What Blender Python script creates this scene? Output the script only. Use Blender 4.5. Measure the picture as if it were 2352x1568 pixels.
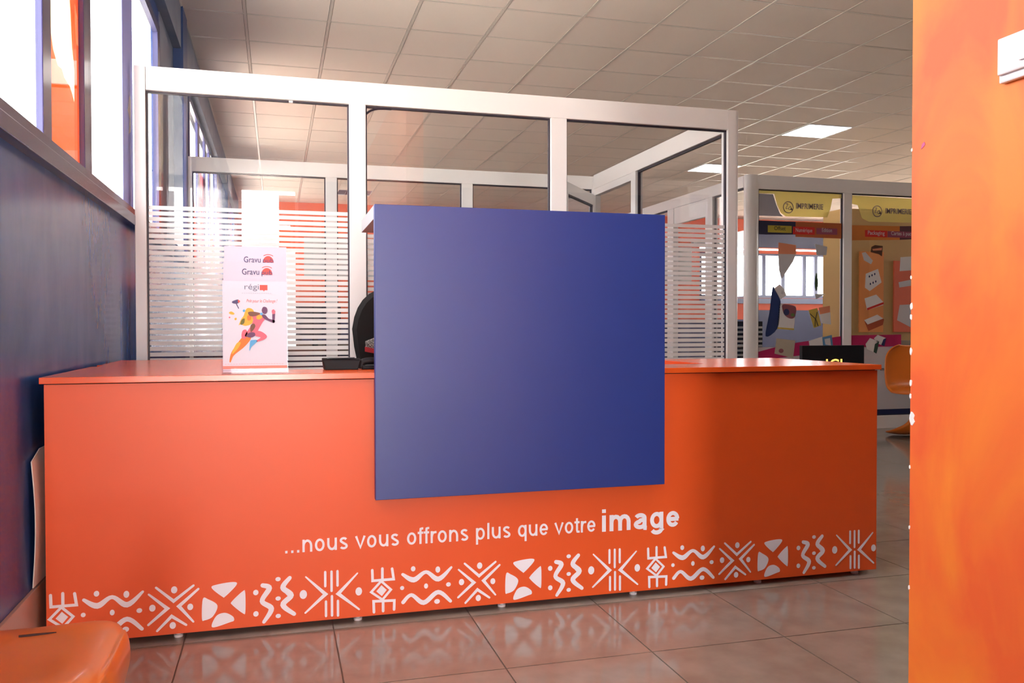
import bpy, bmesh, math, random
from mathutils import Vector, Matrix
random.seed(7)
for o in list(bpy.data.objects):
    bpy.data.objects.remove(o, do_unlink=True)
SC = bpy.context.scene
COL = SC.collection

# ------------------------------------------------------------------ camera
CAM_H = 0.967
FPX = 1939.5
yaw, pit, rol = 0.2723, 0.0172, -0.0013
fwd = Vector((math.sin(yaw) * math.cos(pit), math.cos(yaw) * math.cos(pit), -math.sin(pit)))
rgt = Vector((math.cos(yaw), -math.sin(yaw), 0))
upv = rgt.cross(fwd)
r2 = math.cos(rol) * rgt + math.sin(rol) * upv
u2 = -math.sin(rol) * rgt + math.cos(rol) * upv
cam_data = bpy.data.cameras.new('camera')
cam_data.sensor_width = 36.0
cam_data.lens = FPX / 2352.0 * 36.0
cam_data.clip_start = 0.02
cam_data.clip_end = 200
cam = bpy.data.objects.new('camera', cam_data)
COL.objects.link(cam)
mw = Matrix((r2, u2, -fwd)).transposed().to_4x4()
mw.translation = Vector((0, 0, CAM_H))
cam.matrix_world = mw
SC.camera = cam

# ------------------------------------------------------------------ world, daylight
SKY = 9.0
world = bpy.data.worlds.new('overcast_sky')
SC.world = world
world.use_nodes = True
bg = world.node_tree.nodes['Background']
bg.inputs[0].default_value = (0.97, 0.985, 1.0, 1)
bg.inputs[1].default_value = SKY

def portal(name, loc, rot, sx, sy):
    l = bpy.data.lights.new(name, 'AREA')
    l.shape = 'RECTANGLE'
    l.size = sx
    l.size_y = sy
    l.cycles.is_portal = True
    o = bpy.data.objects.new(name, l)
    o.location = loc
    o.rotation_euler = rot
    COL.objects.link(o)
H = math.pi / 2
XR_ = 14.4
portal('portal_left_near', (-0.80, 3.3, 2.2), (0, -H, 0), 1.4, 5.0)
portal('portal_left_mid', (-0.80, 9.35, 2.25), (0, -H, 0), 1.5, 3.6)
portal('portal_left_far', (-0.80, 14.3, 2.25), (0, -H, 0), 1.5, 2.4)
ent_d = bpy.data.lights.new('entrance_daylight', 'AREA')
ent_d.shape = 'RECTANGLE'
ent_d.size = 0.92
ent_d.size_y = 3.1
ent_d.energy = 240.0
ent_d.color = (1.0, 0.955, 0.91)
ent = bpy.data.objects.new('entrance_daylight', ent_d)
ent.location = (-0.1, -4.75, 1.57)
ent.rotation_euler = (H, 0, 0)
COL.objects.link(ent)
portal('portal_far', (10.5, 16.28, 2.1), (H, 0, 0), 4.0, 1.2)

sun_d = bpy.data.lights.new('sun', 'SUN')
sun_d.energy = 75.0
sun_d.angle = 0.01
sun_d.color = (1.0, 0.95, 0.86)
sun = bpy.data.objects.new('sun', sun_d)
sun.rotation_euler = (math.radians(12), math.radians(35), 0)
sun.location = (8, 5, 12)
COL.objects.link(sun)
portal('portal_right', (XR_ + 0.28, 9.2, 2.2), (0, H, 0), 1.4, 7.6)

SC.view_settings.view_transform = 'Standard'
SC.view_settings.look = 'None'
SC.view_settings.gamma = 1.0
SC.view_settings.use_curve_mapping = False
SC.view_settings.exposure = 0.3
SC.cycles.transparent_max_bounces = 40
SC.cycles.max_bounces = 10
SC.cycles.diffuse_bounces = 5
SC.cycles.glossy_bounces = 4
SC.cycles.sample_clamp_indirect = 12.0
SC.cycles.caustics_reflective = False
SC.cycles.caustics_refractive = False

# ------------------------------------------------------------------ materials
def new_mat(name):
    m = bpy.data.materials.new(name)
    m.use_nodes = True
    nt = m.node_tree
    nt.nodes.clear()
    out = nt.nodes.new('ShaderNodeOutputMaterial')
    return m, nt, out

def mat(name, col, rough=0.5, metal=0.0, spec=0.5, coat=0.0, col2=None, scale=6.0, detail=4.0,
        bump=0.0, bscale=60.0, emit=None, estr=0.0, stretch=None, distort=0.0, objrand=0.0, ramp=(0.35, 0.65)):
    m, nt, out = new_mat(name)
    b = nt.nodes.new('ShaderNodeBsdfPrincipled')
    nt.links.new(b.outputs[0], out.inputs[0])
    b.inputs['Base Color'].default_value = (*col, 1)
    b.inputs['Roughness'].default_value = rough
    b.inputs['Metallic'].default_value = metal
    b.inputs['Specular IOR Level'].default_value = spec
    b.inputs['Coat Weight'].default_value = coat
    b.inputs['Coat Roughness'].default_value = 0.08
    if emit:
        b.inputs['Emission Color'].default_value = (*emit, 1)
        b.inputs['Emission Strength'].default_value = estr
    tc = None
    def coords():
        nonlocal tc
        if tc is None:
            g = nt.nodes.new('ShaderNodeNewGeometry')
            mp = nt.nodes.new('ShaderNodeMapping')
            nt.links.new(g.outputs['Position'], mp.inputs[0])
            if stretch:
                mp.inputs['Scale'].default_value = stretch
            tc = mp.outputs[0]
        return tc
    src = None
    if col2:
        n = nt.nodes.new('ShaderNodeTexNoise')
        n.inputs['Scale'].default_value = scale
        n.inputs['Detail'].default_value = detail
        n.inputs['Distortion'].default_value = distort
        nt.links.new(coords(), n.inputs['Vector'])
        r = nt.nodes.new('ShaderNodeValToRGB')
        r.color_ramp.elements[0].position = ramp[0]
        r.color_ramp.elements[1].position = ramp[1]
        r.color_ramp.elements[0].color = (*col, 1)
        r.color_ramp.elements[1].color = (*col2, 1)
        nt.links.new(n.outputs['Fac'], r.inputs[0])
        src = r.outputs[0]
    if objrand:
        oi = nt.nodes.new('ShaderNodeObjectInfo')
        mr = nt.nodes.new('ShaderNodeMapRange')
        mr.inputs['To Min'].default_value = 1 - objrand
        mr.inputs['To Max'].default_value = 1 + objrand
        nt.links.new(oi.outputs['Random'], mr.inputs['Value'])
        hv = nt.nodes.new('ShaderNodeHueSaturation')
        hv.inputs['Color'].default_value = (*col, 1)
        if src:
            nt.links.new(src, hv.inputs['Color'])
        nt.links.new(mr.outputs[0], hv.inputs['Value'])
        src = hv.outputs[0]
    if src:
        nt.links.new(src, b.inputs['Base Color'])
    if bump:
        n = nt.nodes.new('ShaderNodeTexNoise')
        n.inputs['Scale'].default_value = bscale
        n.inputs['Detail'].default_value = 3
        nt.links.new(coords(), n.inputs['Vector'])
        bp = nt.nodes.new('ShaderNodeBump')
        bp.inputs['Strength'].default_value = bump
        bp.inputs['Distance'].default_value = 0.01
        nt.links.new(n.outputs['Fac'], bp.inputs['Height'])
        nt.links.new(bp.outputs[0], b.inputs['Normal'])
    return m

def glass(name, tint=(1, 1, 1), refl=1.0, r0=0.04, graz=0.9):
    m, nt, out = new_mat(name)
    tr = nt.nodes.new('ShaderNodeBsdfTransparent')
    tr.inputs[0].default_value = (*tint, 1)
    gl = nt.nodes.new('ShaderNodeBsdfGlossy')
    gl.inputs['Roughness'].default_value = 0.0
    lw = nt.nodes.new('ShaderNodeLayerWeight')
    lw.inputs[0].default_value = 0.5
    pw = nt.nodes.new('ShaderNodeMath'); pw.operation = 'POWER'; pw.inputs[1].default_value = 5
    ma = nt.nodes.new('ShaderNodeMath'); ma.operation = 'MULTIPLY_ADD'
    ma.inputs[1].default_value = graz * refl
    ma.inputs[2].default_value = r0 * refl
    nt.links.new(lw.outputs['Facing'], pw.inputs[0])
    nt.links.new(pw.outputs[0], ma.inputs[0])
    mx = nt.nodes.new('ShaderNodeMixShader')
    nt.links.new(ma.outputs[0], mx.inputs[0])
    nt.links.new(tr.outputs[0], mx.inputs[1])
    nt.links.new(gl.outputs[0], mx.inputs[2])
    nt.links.new(mx.outputs[0], out.inputs[0])
    return m

def film(name, col, trans=0.4, clear=0.0):
    m, nt, out = new_mat(name)
    d = nt.nodes.new('ShaderNodeBsdfDiffuse'); d.inputs[0].default_value = (*col, 1)
    t = nt.nodes.new('ShaderNodeBsdfTranslucent'); t.inputs[0].default_value = (*col, 1)
    mx = nt.nodes.new('ShaderNodeMixShader'); mx.inputs[0].default_value = trans
    nt.links.new(d.outputs[0], mx.inputs[1]); nt.links.new(t.outputs[0], mx.inputs[2])
    last = mx
    if clear:
        tr = nt.nodes.new('ShaderNodeBsdfTransparent'); tr.inputs[0].default_value = (*[min(1, c * 1.1) for c in col], 1)
        m2 = nt.nodes.new('ShaderNodeMixShader'); m2.inputs[0].default_value = clear
        nt.links.new(mx.outputs[0], m2.inputs[1]); nt.links.new(tr.outputs[0], m2.inputs[2])
        last = m2
    nt.links.new(last.outputs[0], out.inputs[0])
    return m

M = {}
M['orange'] = mat('orange_laminate', (0.82, 0.094, 0.008), 0.42, spec=0.6, bump=0.03, bscale=900)
M['orange_top'] = mat('orange_worktop_laminate', (0.80, 0.10, 0.012), 0.22, spec=0.6)
M['blue'] = mat('blue_laminate', (0.010, 0.027, 0.20), 0.40, spec=0.7, bump=0.03, bscale=900)
M['greyboard'] = mat('grey_board', (0.40, 0.40, 0.42), 0.5)
M['print'] = mat('white_vinyl_lettering', (0.93, 0.90, 0.97), 0.55, spec=0.3)
M['gap'] = mat('dark_gap', (0.05, 0.02, 0.02), 0.8)
M['wall_orange'] = mat('mottled_orange_paint', (0.80, 0.118, 0.022), 0.55, col2=(0.90, 0.235, 0.022), scale=5, detail=5, distort=0.9,
                       stretch=(1, 1, 0.55), bump=0.04, bscale=14)
M['plaster'] = mat('white_plaster', (0.85, 0.83, 0.80), 0.8)
M['wall_blue'] = mat('glossy_blue_wall_paint', (0.016, 0.066, 0.27), 0.23, spec=0.32, col2=(0.055, 0.125, 0.36), scale=1.4, detail=7, distort=0.3,
                     bump=0.10, bscale=4, stretch=(1, 3.2, 1.3), ramp=(0.3, 0.75))
M['beam_blue'] = mat('grey_blue_upper_paint', (0.13, 0.16, 0.24), 0.5, col2=(0.18, 0.21, 0.28), scale=4)
M['pillar'] = mat('dark_blue_pillar_paint', (0.012, 0.045, 0.17), 0.4)
M['frame_blue'] = mat('purple_blue_aluminium', (0.055, 0.055, 0.17), 0.22, spec=0.6)
M['frame_dark'] = mat('dark_purple_frame', (0.055, 0.055, 0.14), 0.25, spec=0.45)
M['mullion'] = mat('bright_blue_mullion', (0.28, 0.32, 0.80), 0.4)
M['white'] = mat('white_lacquered_aluminium', (0.87, 0.85, 0.84), 0.28, spec=0.5)
M['gasket'] = mat('black_rubber_gasket', (0.03, 0.02, 0.035), 0.5)
M['glass'] = glass('clear_glass', r0=0.055, graz=0.4)
M['glass_win'] = glass('window_glass', refl=0.8)
M['acrylic'] = glass('clear_acrylic', tint=(0.97, 0.97, 0.99), refl=0.18)
M['frost'] = film('frosted_film', (0.95, 0.93, 0.915), 0.28)
M['orange_sheet'] = film('orange_window_sheet', (0.92, 0.27, 0.06), 0.45)
M['cream_film'] = film('cream_translucent', (1.0, 0.86, 0.66), 0.6)
M['tile'] = mat('mineral_ceiling_tile', (0.80, 0.72, 0.675), 0.9, spec=0.15, bump=0.15, bscale=260, objrand=0.025)
M['tbar'] = mat('white_ceiling_grid', (0.66, 0.61, 0.57), 0.3, spec=0.5)
M['plenum'] = mat('dark_plenum', (0.05, 0.045, 0.04), 0.9)
M['floor'] = mat('polished_floor_tile', (0.235, 0.195, 0.155), 0.12, spec=0.95, col2=(0.285, 0.24, 0.195), scale=9, detail=8, objrand=0.04)
M['grout'] = mat('brown_grout', (0.16, 0.10, 0.075), 0.8)
M['skirt'] = mat('beige_skirting_tile', (0.50, 0.38, 0.32), 0.25)
M['far_red'] = mat('red_orange_wall_paint', (0.66, 0.10, 0.035), 0.5)
M['far_navy'] = mat('navy_lower_wall', (0.035, 0.04, 0.11), 0.4)
M['curtain'] = mat('grey_blind_box', (0.42, 0.43, 0.44), 0.6)
M['ochre'] = mat('ochre_wall_paint', (0.50, 0.30, 0.10), 0.5)
M['cream'] = mat('cream_wall_paint', (0.70, 0.66, 0.58), 0.6)
M['door_or'] = mat('orange_door_paint', (0.75, 0.26, 0.06), 0.4)
M['plastic_or'] = mat('glossy_orange_plastic', (0.62, 0.155, 0.014), 0.30, spec=0.5, coat=0.25)
M['black'] = mat('black_plastic', (0.010, 0.009, 0.011), 0.5, spec=0.2)
M['black_fab'] = mat('black_fabric', (0.013, 0.012, 0.012), 0.85, spec=0.2)
M['steel'] = mat('brushed_metal', (0.55, 0.55, 0.57), 0.3, metal=1.0)
M['alu'] = mat('bright_louvre_aluminium', (0.85, 0.85, 0.87), 0.15, metal=1.0)
M['reflector'] = mat('white_reflector', (0.88, 0.88, 0.9), 0.3)
M['tube'] = mat('lit_fluorescent_tube', (1, 1, 1), 0.5, emit=(0.95, 0.98, 1.0), estr=85)
M['tube_off'] = mat('unlit_fluorescent_tube', (0.5, 0.5, 0.55), 0.3)
M['louvre_off'] = mat('unlit_louvre_shade', (0.22, 0.20, 0.27), 0.3)
M['switch'] = mat('white_switch_plastic', (0.80, 0.76, 0.77), 0.35)
M['paper'] = mat('white_paper', (0.70, 0.68, 0.78), 0.45)
M['sheet'] = mat('off_white_sheet', (0.86, 0.87, 0.84), 0.6)
M['led'] = mat('amber_led_letters', (1, 0.5, 0.1), 0.5, emit=(1.0, 0.50, 0.08), estr=2.2)
M['pattern'] = mat('grey_black_patterned_cloth', (0.02, 0.02, 0.02), 0.9, col2=(0.35, 0.32, 0.30), scale=260, detail=2, ramp=(0.45, 0.6))
M['redcloth'] = mat('dark_red_cloth', (0.30, 0.01, 0.015), 0.8)
M['desk'] = mat('brown_desk', (0.22, 0.17, 0.13), 0.4)
M['screen'] = mat('dark_screen', (0.02, 0.02, 0.03), 0.15)
M['ground'] = mat('outdoor_ground', (0.60, 0.55, 0.47), 0.9)
def flat(name, col, rough=0.5):
    if name not in M:
        M[name] = mat(name, col, rough, spec=0.3)
    return M[name]

# ------------------------------------------------------------------ mesh helpers
class G:
    def __init__(s):
        s.v = []; s.f = []
    def box(s, x0, x1, y0, y1, z0, z1):
        n = len(s.v)
        s.v += [(x0, y0, z0), (x1, y0, z0), (x1, y1, z0), (x0, y1, z0), (x0, y0, z1), (x1, y0, z1), (x1, y1, z1), (x0, y1, z1)]
        s.f += [tuple(n + i for i in q) for q in ((3, 2, 1, 0), (4, 5, 6, 7), (0, 1, 5, 4), (1, 2, 6, 5), (2, 3, 7, 6), (3, 0, 4, 7))]
        return s
    def prism_y(s, pts, y0, y1):          # polygon in X,z extruded along Y
        n = len(s.v); k = len(pts)
        a = sum(pts[i][0] * pts[(i + 1) % k][1] - pts[(i + 1) % k][0] * pts[i][1] for i in range(k))
        if a < 0: pts = list(reversed(pts))
        s.v += [(p[0], y0, p[1]) for p in pts] + [(p[0], y1, p[1]) for p in pts]
        s.f.append(tuple(n + i for i in range(k)))
        s.f.append(tuple(n + k + i for i in reversed(range(k))))
        for i in range(k):
            j = (i + 1) % k
            s.f.append((n + j, n + i, n + k + i, n + k + j))
        return s
    def prism_x(s, pts, x0, x1):          # polygon in Y,z extruded along X
        n = len(s.v); k = len(pts)
        s.v += [(x0, p[0], p[1]) for p in pts] + [(x1, p[0], p[1]) for p in pts]
        s.f.append(tuple(n + i for i in range(k)))
        s.f.append(tuple(n + k + i for i in reversed(range(k))))
        for i in range(k):
            j = (i + 1) % k
            s.f.append((n + j, n + i, n + k + i, n + k + j))
        return s
    def prism_z(s, pts, z0, z1):
        n = len(s.v); k = len(pts)
        s.v += [(p[0], p[1], z0) for p in pts] + [(p[0], p[1], z1) for p in pts]
        s.f.append(tuple(n + i for i in reversed(range(k))))
        s.f.append(tuple(n + k + i for i in range(k)))
        for i in range(k):
            j = (i + 1) % k
            s.f.append((n + i, n + j, n + k + j, n + k + i))
        return s
    def tube(s, path, r, seg=10, radii=None):
        path = [Vector(p) for p in path]
        n0 = len(s.v); m = len(path)
        ref = Vector((0, 0, 1))
        for i, p in enumerate(path):
            t = (path[min(i + 1, m - 1)] - path[max(i - 1, 0)]).normalized()
            a = t.cross(ref)
            if a.length < 1e-3: a = t.cross(Vector((1, 0, 0)))
            a.normalize(); b = t.cross(a)
            rr = radii[i] if radii else r
            for k in range(seg):
                an = 2 * math.pi * k / seg
                s.v.append(tuple(p + a * (rr * math.cos(an)) + b * (rr * math.sin(an))))
        for i in range(m - 1):
            for k in range(seg):
                k2 = (k + 1) % seg
                s.f.append((n0 + i * seg + k, n0 + i * seg + k2, n0 + (i + 1) * seg + k2, n0 + (i + 1) * seg + k))
        s.f.append(tuple(n0 + k for k in reversed(range(seg))))
        s.f.append(tuple(n0 + (m - 1) * seg + k for k in range(seg)))
        return s

def wloc(o):
    v = Vector((0, 0, 0))
    while o:
        v += o.location
        o = o.parent
    return v

def props(o, label=None, cat=None, group=None, kind=None):
    if label: o['label'] = label
    if cat: o['category'] = cat
    if group: o['group'] = group
    if kind: o['kind'] = kind
    return o

def obj(name, g, m, parent=None, smooth=False, bevel=0.0, local=False, label=None, cat=None, group=None, kind=None, fixn=True, sharp=40):
    """g.v in world coordinates (or in the parent's own when local)."""
    me = bpy.data.meshes.new(name)
    vs = [Vector(p) for p in g.v]
    lo = Vector([min(p[i] for p in vs) for i in range(3)])
    hi = Vector([max(p[i] for p in vs) for i in range(3)])
    c = (lo + hi) / 2
    if parent is None: c.z = lo.z
    me.from_pydata([tuple(p - c) for p in vs], [], g.f)
    bm = bmesh.new(); bm.from_mesh(me)
    if fixn: bmesh.ops.recalc_face_normals(bm, faces=bm.faces)
    if bevel:
        es = [e for e in bm.edges if len(e.link_faces) == 2 and e.calc_face_angle(0) > 0.6]
        bmesh.ops.bevel(bm, geom=es, offset=bevel, segments=2, affect='EDGES', profile=0.6)
    bm.to_mesh(me); bm.free()
    if smooth:
        for p in me.polygons: p.use_smooth = True
        try: me.set_sharp_from_angle(angle=math.radians(sharp))
        except Exception: pass
    me.materials.append(m if not isinstance(m, str) else M[m])
    o = bpy.data.objects.new(name, me)
    COL.objects.link(o)
    if parent:
        o.parent = parent
        o.location = c if local else c - wloc(parent)
    else:
        o.location = c
    return props(o, label, cat, group, kind)

def thing(name, loc, label, cat, group=None, rotz=0):
    o = bpy.data.objects.new(name, None)
    o.empty_display_size = 0.1
    o.location = loc
    o.rotation_euler = (0, 0, rotz)
    COL.objects.link(o)
    return props(o, label, cat, group)

def like(src, name, loc, parent=None):
    c = src.copy()
    c.name = name
    COL.objects.link(c)
    c.parent = parent
    c.location = Vector(loc) - (wloc(parent) if parent else Vector((0, 0, 0)))
    return c

def copy_tree(o, parent=None):
    c = o.copy(); COL.objects.link(c); c.parent = parent
    for ch in list(o.children):
        copy_tree(ch, c)
    return c

def smooth_path(pts, n=8, closed=False):
    k = len(pts); out = []
    rng = range(k) if closed else range(k - 1)
    for i in rng:
        if closed:
            p0, p1, p2, p3 = pts[(i - 1) % k], pts[i], pts[(i + 1) % k], pts[(i + 2) % k]
        else:
            p0, p1, p2, p3 = pts[max(i - 1, 0)], pts[i], pts[i + 1], pts[min(i + 2, k - 1)]
        for j in range(n):
            t = j / n
            out.append(tuple(0.5 * (2 * b + (c - a) * t + (2 * a - 5 * b + 4 * c - d) * t * t + (3 * b - a - 3 * c + d) * t ** 3)
                             for a, b, c, d in zip(p0, p1, p2, p3)))
    if not closed: out.append(tuple(pts[-1]))
    return out

def stroke(g, pts, ws, y0, y1, cap=4):
    """thick polyline in X,z, joined as one outline."""
    k = len(pts); L = []; R = []
    for i in range(k):
        p = Vector(pts[i])
        a = (Vector(pts[i]) - Vector(pts[i - 1])).normalized() if i > 0 else None
        b = (Vector(pts[i + 1]) - Vector(pts[i])).normalized() if i < k - 1 else None
        if a is None: t = b; s = 1
        elif b is None: t = a; s = 1
        else:
            t = (a + b).normalized(); s = 1 / max(0.5, t.dot(a))
        n = Vector((-t.y, t.x)) * ws[i] / 2 * s
        L.append(p + n); R.append(p - n)
    def caps(p, t, w):
        n = Vector((-t.y, t.x))
        return [p + n * (w / 2 * math.cos(q)) + t * (w / 2 * math.sin(q)) for q in [math.pi * j / (cap + 1) for j in range(1, cap + 1)]]
    te = (Vector(pts[-1]) - Vector(pts[-2])).normalized()
    ts = (Vector(pts[0]) - Vector(pts[1])).normalized()
    poly = L + caps(Vector(pts[-1]), te, ws[-1]) + list(reversed(R)) + caps(Vector(pts[0]), ts, ws[0])
    g.prism_y([tuple(p) for p in poly], y0, y1)

def ellipse(cx, cz, rx, rz, n=16):
    return [(cx + rx * math.cos(2 * math.pi * i / n), cz + rz * math.sin(2 * math.pi * i / n)) for i in range(n)]

def ring(g, cx, cz, r, w, y0, y1, n=28, a0=0, a1=2 * math.pi):
    for i in range(n):
        b0 = a0 + (a1 - a0) * i / n; b1 = a0 + (a1 - a0) * (i + 1) / n
        P = lambda rr, b: (cx + rr * math.cos(b), cz + rr * math.sin(b))
        g.prism_y([P(r, b0), P(r, b1), P(r - w, b1), P(r - w, b0)], y0, y1)

def text(name, body, m, parent, x0, x1, zbase, zheight, y, ref='x', bold=0.0, thick=0.0008, shear=0.0, local=False, yaxis=False):
    """lettering in the X,z plane facing -Y. zheight is the height of the letter ref."""
    def tomesh(b):
        cu = bpy.data.curves.new('t', 'FONT'); cu.body = b; cu.size = 1; cu.offset = bold; cu.resolution_u = 3; cu.shear = shear
        o = bpy.data.objects.new('t', cu); COL.objects.link(o)
        dg = bpy.context.evaluated_depsgraph_get(); dg.update()
        me = bpy.data.meshes.new_from_object(o.evaluated_get(dg))
        bpy.data.objects.remove(o); bpy.data.curves.remove(cu)
        return me
    rm = tomesh(ref); rh = max(v.co.y for v in rm.vertices); bpy.data.meshes.remove(rm)
    me = tomesh(body)
    a = min(v.co.x for v in me.vertices); b = max(v.co.x for v in me.vertices)
    sx = (x1 - x0) / (b - a); sz = zheight / rh
    g = G()
    g.v = [(x0 + (v.co.x - a) * sx, y, zbase + v.co.y * sz) for v in me.vertices]
    g.f = [tuple(p.vertices) for p in me.polygons]
    bpy.data.meshes.remove(me)
    bm = bmesh.new()
    bv = [bm.verts.new(p) for p in g.v]
    for f in g.f:
        try: bm.faces.new([bv[i] for i in f])
        except Exception: pass
    bmesh.ops.remove_doubles(bm, verts=bm.verts, dist=1e-6)
    r = bmesh.ops.extrude_face_region(bm, geom=bm.faces[:])
    for e in r['geom']:
        if isinstance(e, bmesh.types.BMVert): e.co.y -= thick
    bm.verts.index_update()
    g.v = [tuple(v.co) for v in bm.verts]; g.f = [tuple(v.index for v in f.verts) for f in bm.faces]
    bm.free()
    return obj(name, g, m, parent)

def project(p):
    d = Vector(p) - Vector((0, 0, CAM_H))
    z = d.dot(fwd)
    if z < 0.05: return None
    return (d.dot(r2) / z * FPX + 1176, -d.dot(u2) / z * FPX + 784, z)

# ------------------------------------------------------------------ room dimensions
XW = -0.70            # left wall face
ZC = 3.251            # ceiling
YR, YF = -4.5, 16.0   # rear wall, far wall
XR = 14.4             # right wall

# ------------------------------------------------------------------ floor
S = 0.45
FX0, FY0 = -0.2783, 2.2932
fl = obj('floor', G().box(-0.9, XR + 0.2, YR - 0.2, YF + 0.2, -0.12, -0.004), 'grout', kind='structure',
         label='polished beige floor tiles with thin brown joints')
cells = []
for i in range(-2, 34):
    for j in range(-16, 32):
        x, y = FX0 + S * i, FY0 + S * j
        if x + S < XW or x > XR or y + S < YR or y > YF: continue
        near = (-0.8 < x < 6.4 and 1.5 < y < 7.0)
        cells.append((x, y, near))
gt = 0.0022
proto = None
rest = G()
for x, y, near in cells:
    if near and x > XW:
        if proto is None:
            proto = obj('floor_tile', G().box(x + gt, x + S - gt, y + gt, y + S - gt, -0.004, 0.0), 'floor', fl)
        else:
            like(proto, 'floor_tile', (x + S / 2, y + S / 2, -0.002), fl)
    else:
        rest.box(max(x + gt, XW), x + S - gt, y + gt, y + S - gt, -0.004, 0.0)
obj('floor_tile_field', rest, 'floor', fl, kind='stuff')

# ------------------------------------------------------------------ ceiling
T = 0.6
CX0, CY0 = -0.2056, 6.4909
ce = obj('ceiling', G().box(-0.95, XR + 0.2, YR - 0.2, YF + 0.2, 3.37, 3.47), 'plenum', kind='structure',
         label='suspended ceiling of square mineral tiles in a white metal grid')
LIT = [(10, 3), (10, 7), (20, 13), (10, -4), (4, -8), (16, 3), (16, 8)]
UNLIT = [(2, 13), (8, 12)]
fixt = set(LIT + UNLIT)
ceil_cells = []
for i in range(-1, 25):
    for j in range(-19, 17):
        x, y = CX0 + T * i, CY0 + T * j
        x0, x1 = max(x, XW), min(x + T, XR)
        y0, y1 = max(y, YR), min(y + T, YF)
        if x1 - x0 < 0.03 or y1 - y0 < 0.03 or (i, j) in fixt: continue
        p = project(((x0 + x1) / 2, (y0 + y1) / 2, ZC))
        vis = p and -60 < p[0] < 2130 and p[1] > -60 and y0 > 3.8
        ceil_cells.append((0 if vis else 1, p[2] if p else 99, x0, x1, y0, y1))
ceil_cells.sort()
rest = G(); protos = {}
for n, (v, d, x0, x1, y0, y1) in enumerate(ceil_cells):
    gp = 0.0135
    if v == 0 and n < 290:
        key = (round(x1 - x0, 3), round(y1 - y0, 3))
        if key in protos:
            like(protos[key], 'ceiling_tile', ((x0 + x1) / 2, (y0 + y1) / 2, ZC + 0.006), ce)
        else:
            protos[key] = obj('ceiling_tile', G().box(x0 + gp, x1 - gp, y0 + gp, y1 - gp, ZC, ZC + 0.012), 'tile', ce)
    else:
        rest.box(x0 + gp, x1 - gp, y0 + gp, y1 - gp, ZC, ZC + 0.012)
obj('ceiling_tile_field', rest, 'tile', ce, kind='stuff')
for i in range(0, 25):
    x = CX0 + T * i
    if x < XR: obj('grid_bar', G().box(x - 0.0105, x + 0.0105, YR, YF, ZC - 0.003, ZC + 0.03), 'tbar', ce)
for j in range(-18, 16):
    y = CY0 + T * j
    if YR < y < YF: obj('grid_bar', G().box(XW, XR, y - 0.0085, y + 0.0085, ZC - 0.0005, ZC + 0.028), 'tbar', ce)
obj('wall_angle', G().box(-0.655, -0.63, YR, YF, ZC - 0.004, ZC + 0.02), 'tbar', ce)

def light_fixture(i, j, lit, label):
    x, y = CX0 + T * i, CY0 + T * j
    t = thing('ceiling_light', (x + T / 2, y + T / 2, ZC - 0.006), label, 'ceiling light', 'recessed louvred ceiling lights')
    a, b = x + 0.012, x + T - 0.012
    c, d = y + 0.012, y + T - 0.012
    g = G().box(a, b, c, c + 0.012, ZC - 0.006, ZC + 0.09).box(a, b, d - 0.012, d, ZC - 0.006, ZC + 0.09)
    g.box(a, a + 0.012, c, d, ZC - 0.006, ZC + 0.09).box(b - 0.012, b, c, d, ZC - 0.006, ZC + 0.09).box(a, b, c, d, ZC + 0.09, ZC + 0.1)
    obj('housing', g, 'reflector', t)
    lm = 'alu' if lit else 'louvre_off'  # shade of an unlit fixture is put into its louvre colour
    for k in range(1, 4):
        xx = a + (b - a) * k / 4
        obj('long_louvre', G().box(xx - 0.004, xx + 0.004, c + 0.012, d - 0.012, ZC - 0.003, ZC + 0.035), lm, t)
    for k in range(1, 9):
        yy = c + (d - c) * k / 9
        obj('cross_louvre', G().box(a + 0.012, b - 0.012, yy - 0.0015, yy + 0.0015, ZC - 0.001, ZC + 0.032), lm, t)
    for k in range(4):
        xx = a + (b - a) * (k + 0.5) / 4
        obj('tube', G().tube([(xx, c + 0.014, ZC + 0.06), (xx, d - 0.014, ZC + 0.06)], 0.014, 10), 'tube' if lit else 'tube_off', t, smooth=True)
    return t
light_fixture(10, 3, True, 'lit square louvred ceiling light nearest the orange wall edge')
light_fixture(10, 7, True, 'lit square louvred ceiling light seen beside the partition corner post')
light_fixture(20, 13, True, 'lit square louvred ceiling light far behind the printed glass panes')
light_fixture(2, 13, False, 'unlit louvred ceiling light far back seen beside the narrow glazing post')
light_fixture(8, 12, False, 'unlit louvred ceiling light far back over the middle of the blue panel')
for i_, j_, l_ in ((10, -4, 'in the aisle behind the orange wall'), (4, -8, 'just inside the entrance'), (16, 3, 'over the printed glass room'), (16, 8, 'deep behind the printed glass room')):
    light_fixture(i_, j_, True, 'lit square louvred ceiling light ' + l_)

# ------------------------------------------------------------------ left wall
TOP1, TOP2 = 2.845, 2.94
SILL = 1.47
R1 = (0.85, 5.72); RB = (7.58, 11.10); RC = (13.05, 15.5)
WT = -0.745
g = G().box(WT, XW, YR - 0.2, YF + 0.2, 0, SILL)
for a, b in ((YR - 0.2, R1[0]), (R1[1], RB[0]), (RB[1], RC[0]), (RC[1], YF + 0.2)):
    g.box(WT, XW, a, b, SILL, 3.4)
for (a, b), t in ((R1, TOP1), (RB, TOP2), (RC, TOP2)):
    g.box(WT, XW, a, b, t, 3.4)
wl = obj('wall_left', g, 'wall_blue', kind='structure', label='glossy mottled blue painted wall below a long strip of windows')
obj('lintel_beam', G().box(XW, -0.64, YR, YF, 2.95, 3.36), 'beam_blue', wl)
obj('pier', G().box(XW, XW + 0.006, R1[1] + 0.02, 6.45, SILL, 2.95), 'beam_blue', wl)
obj('pillar', G().box(XW, -0.626, 6.45, 6.74, 0, 3.26), 'pillar', wl)
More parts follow.
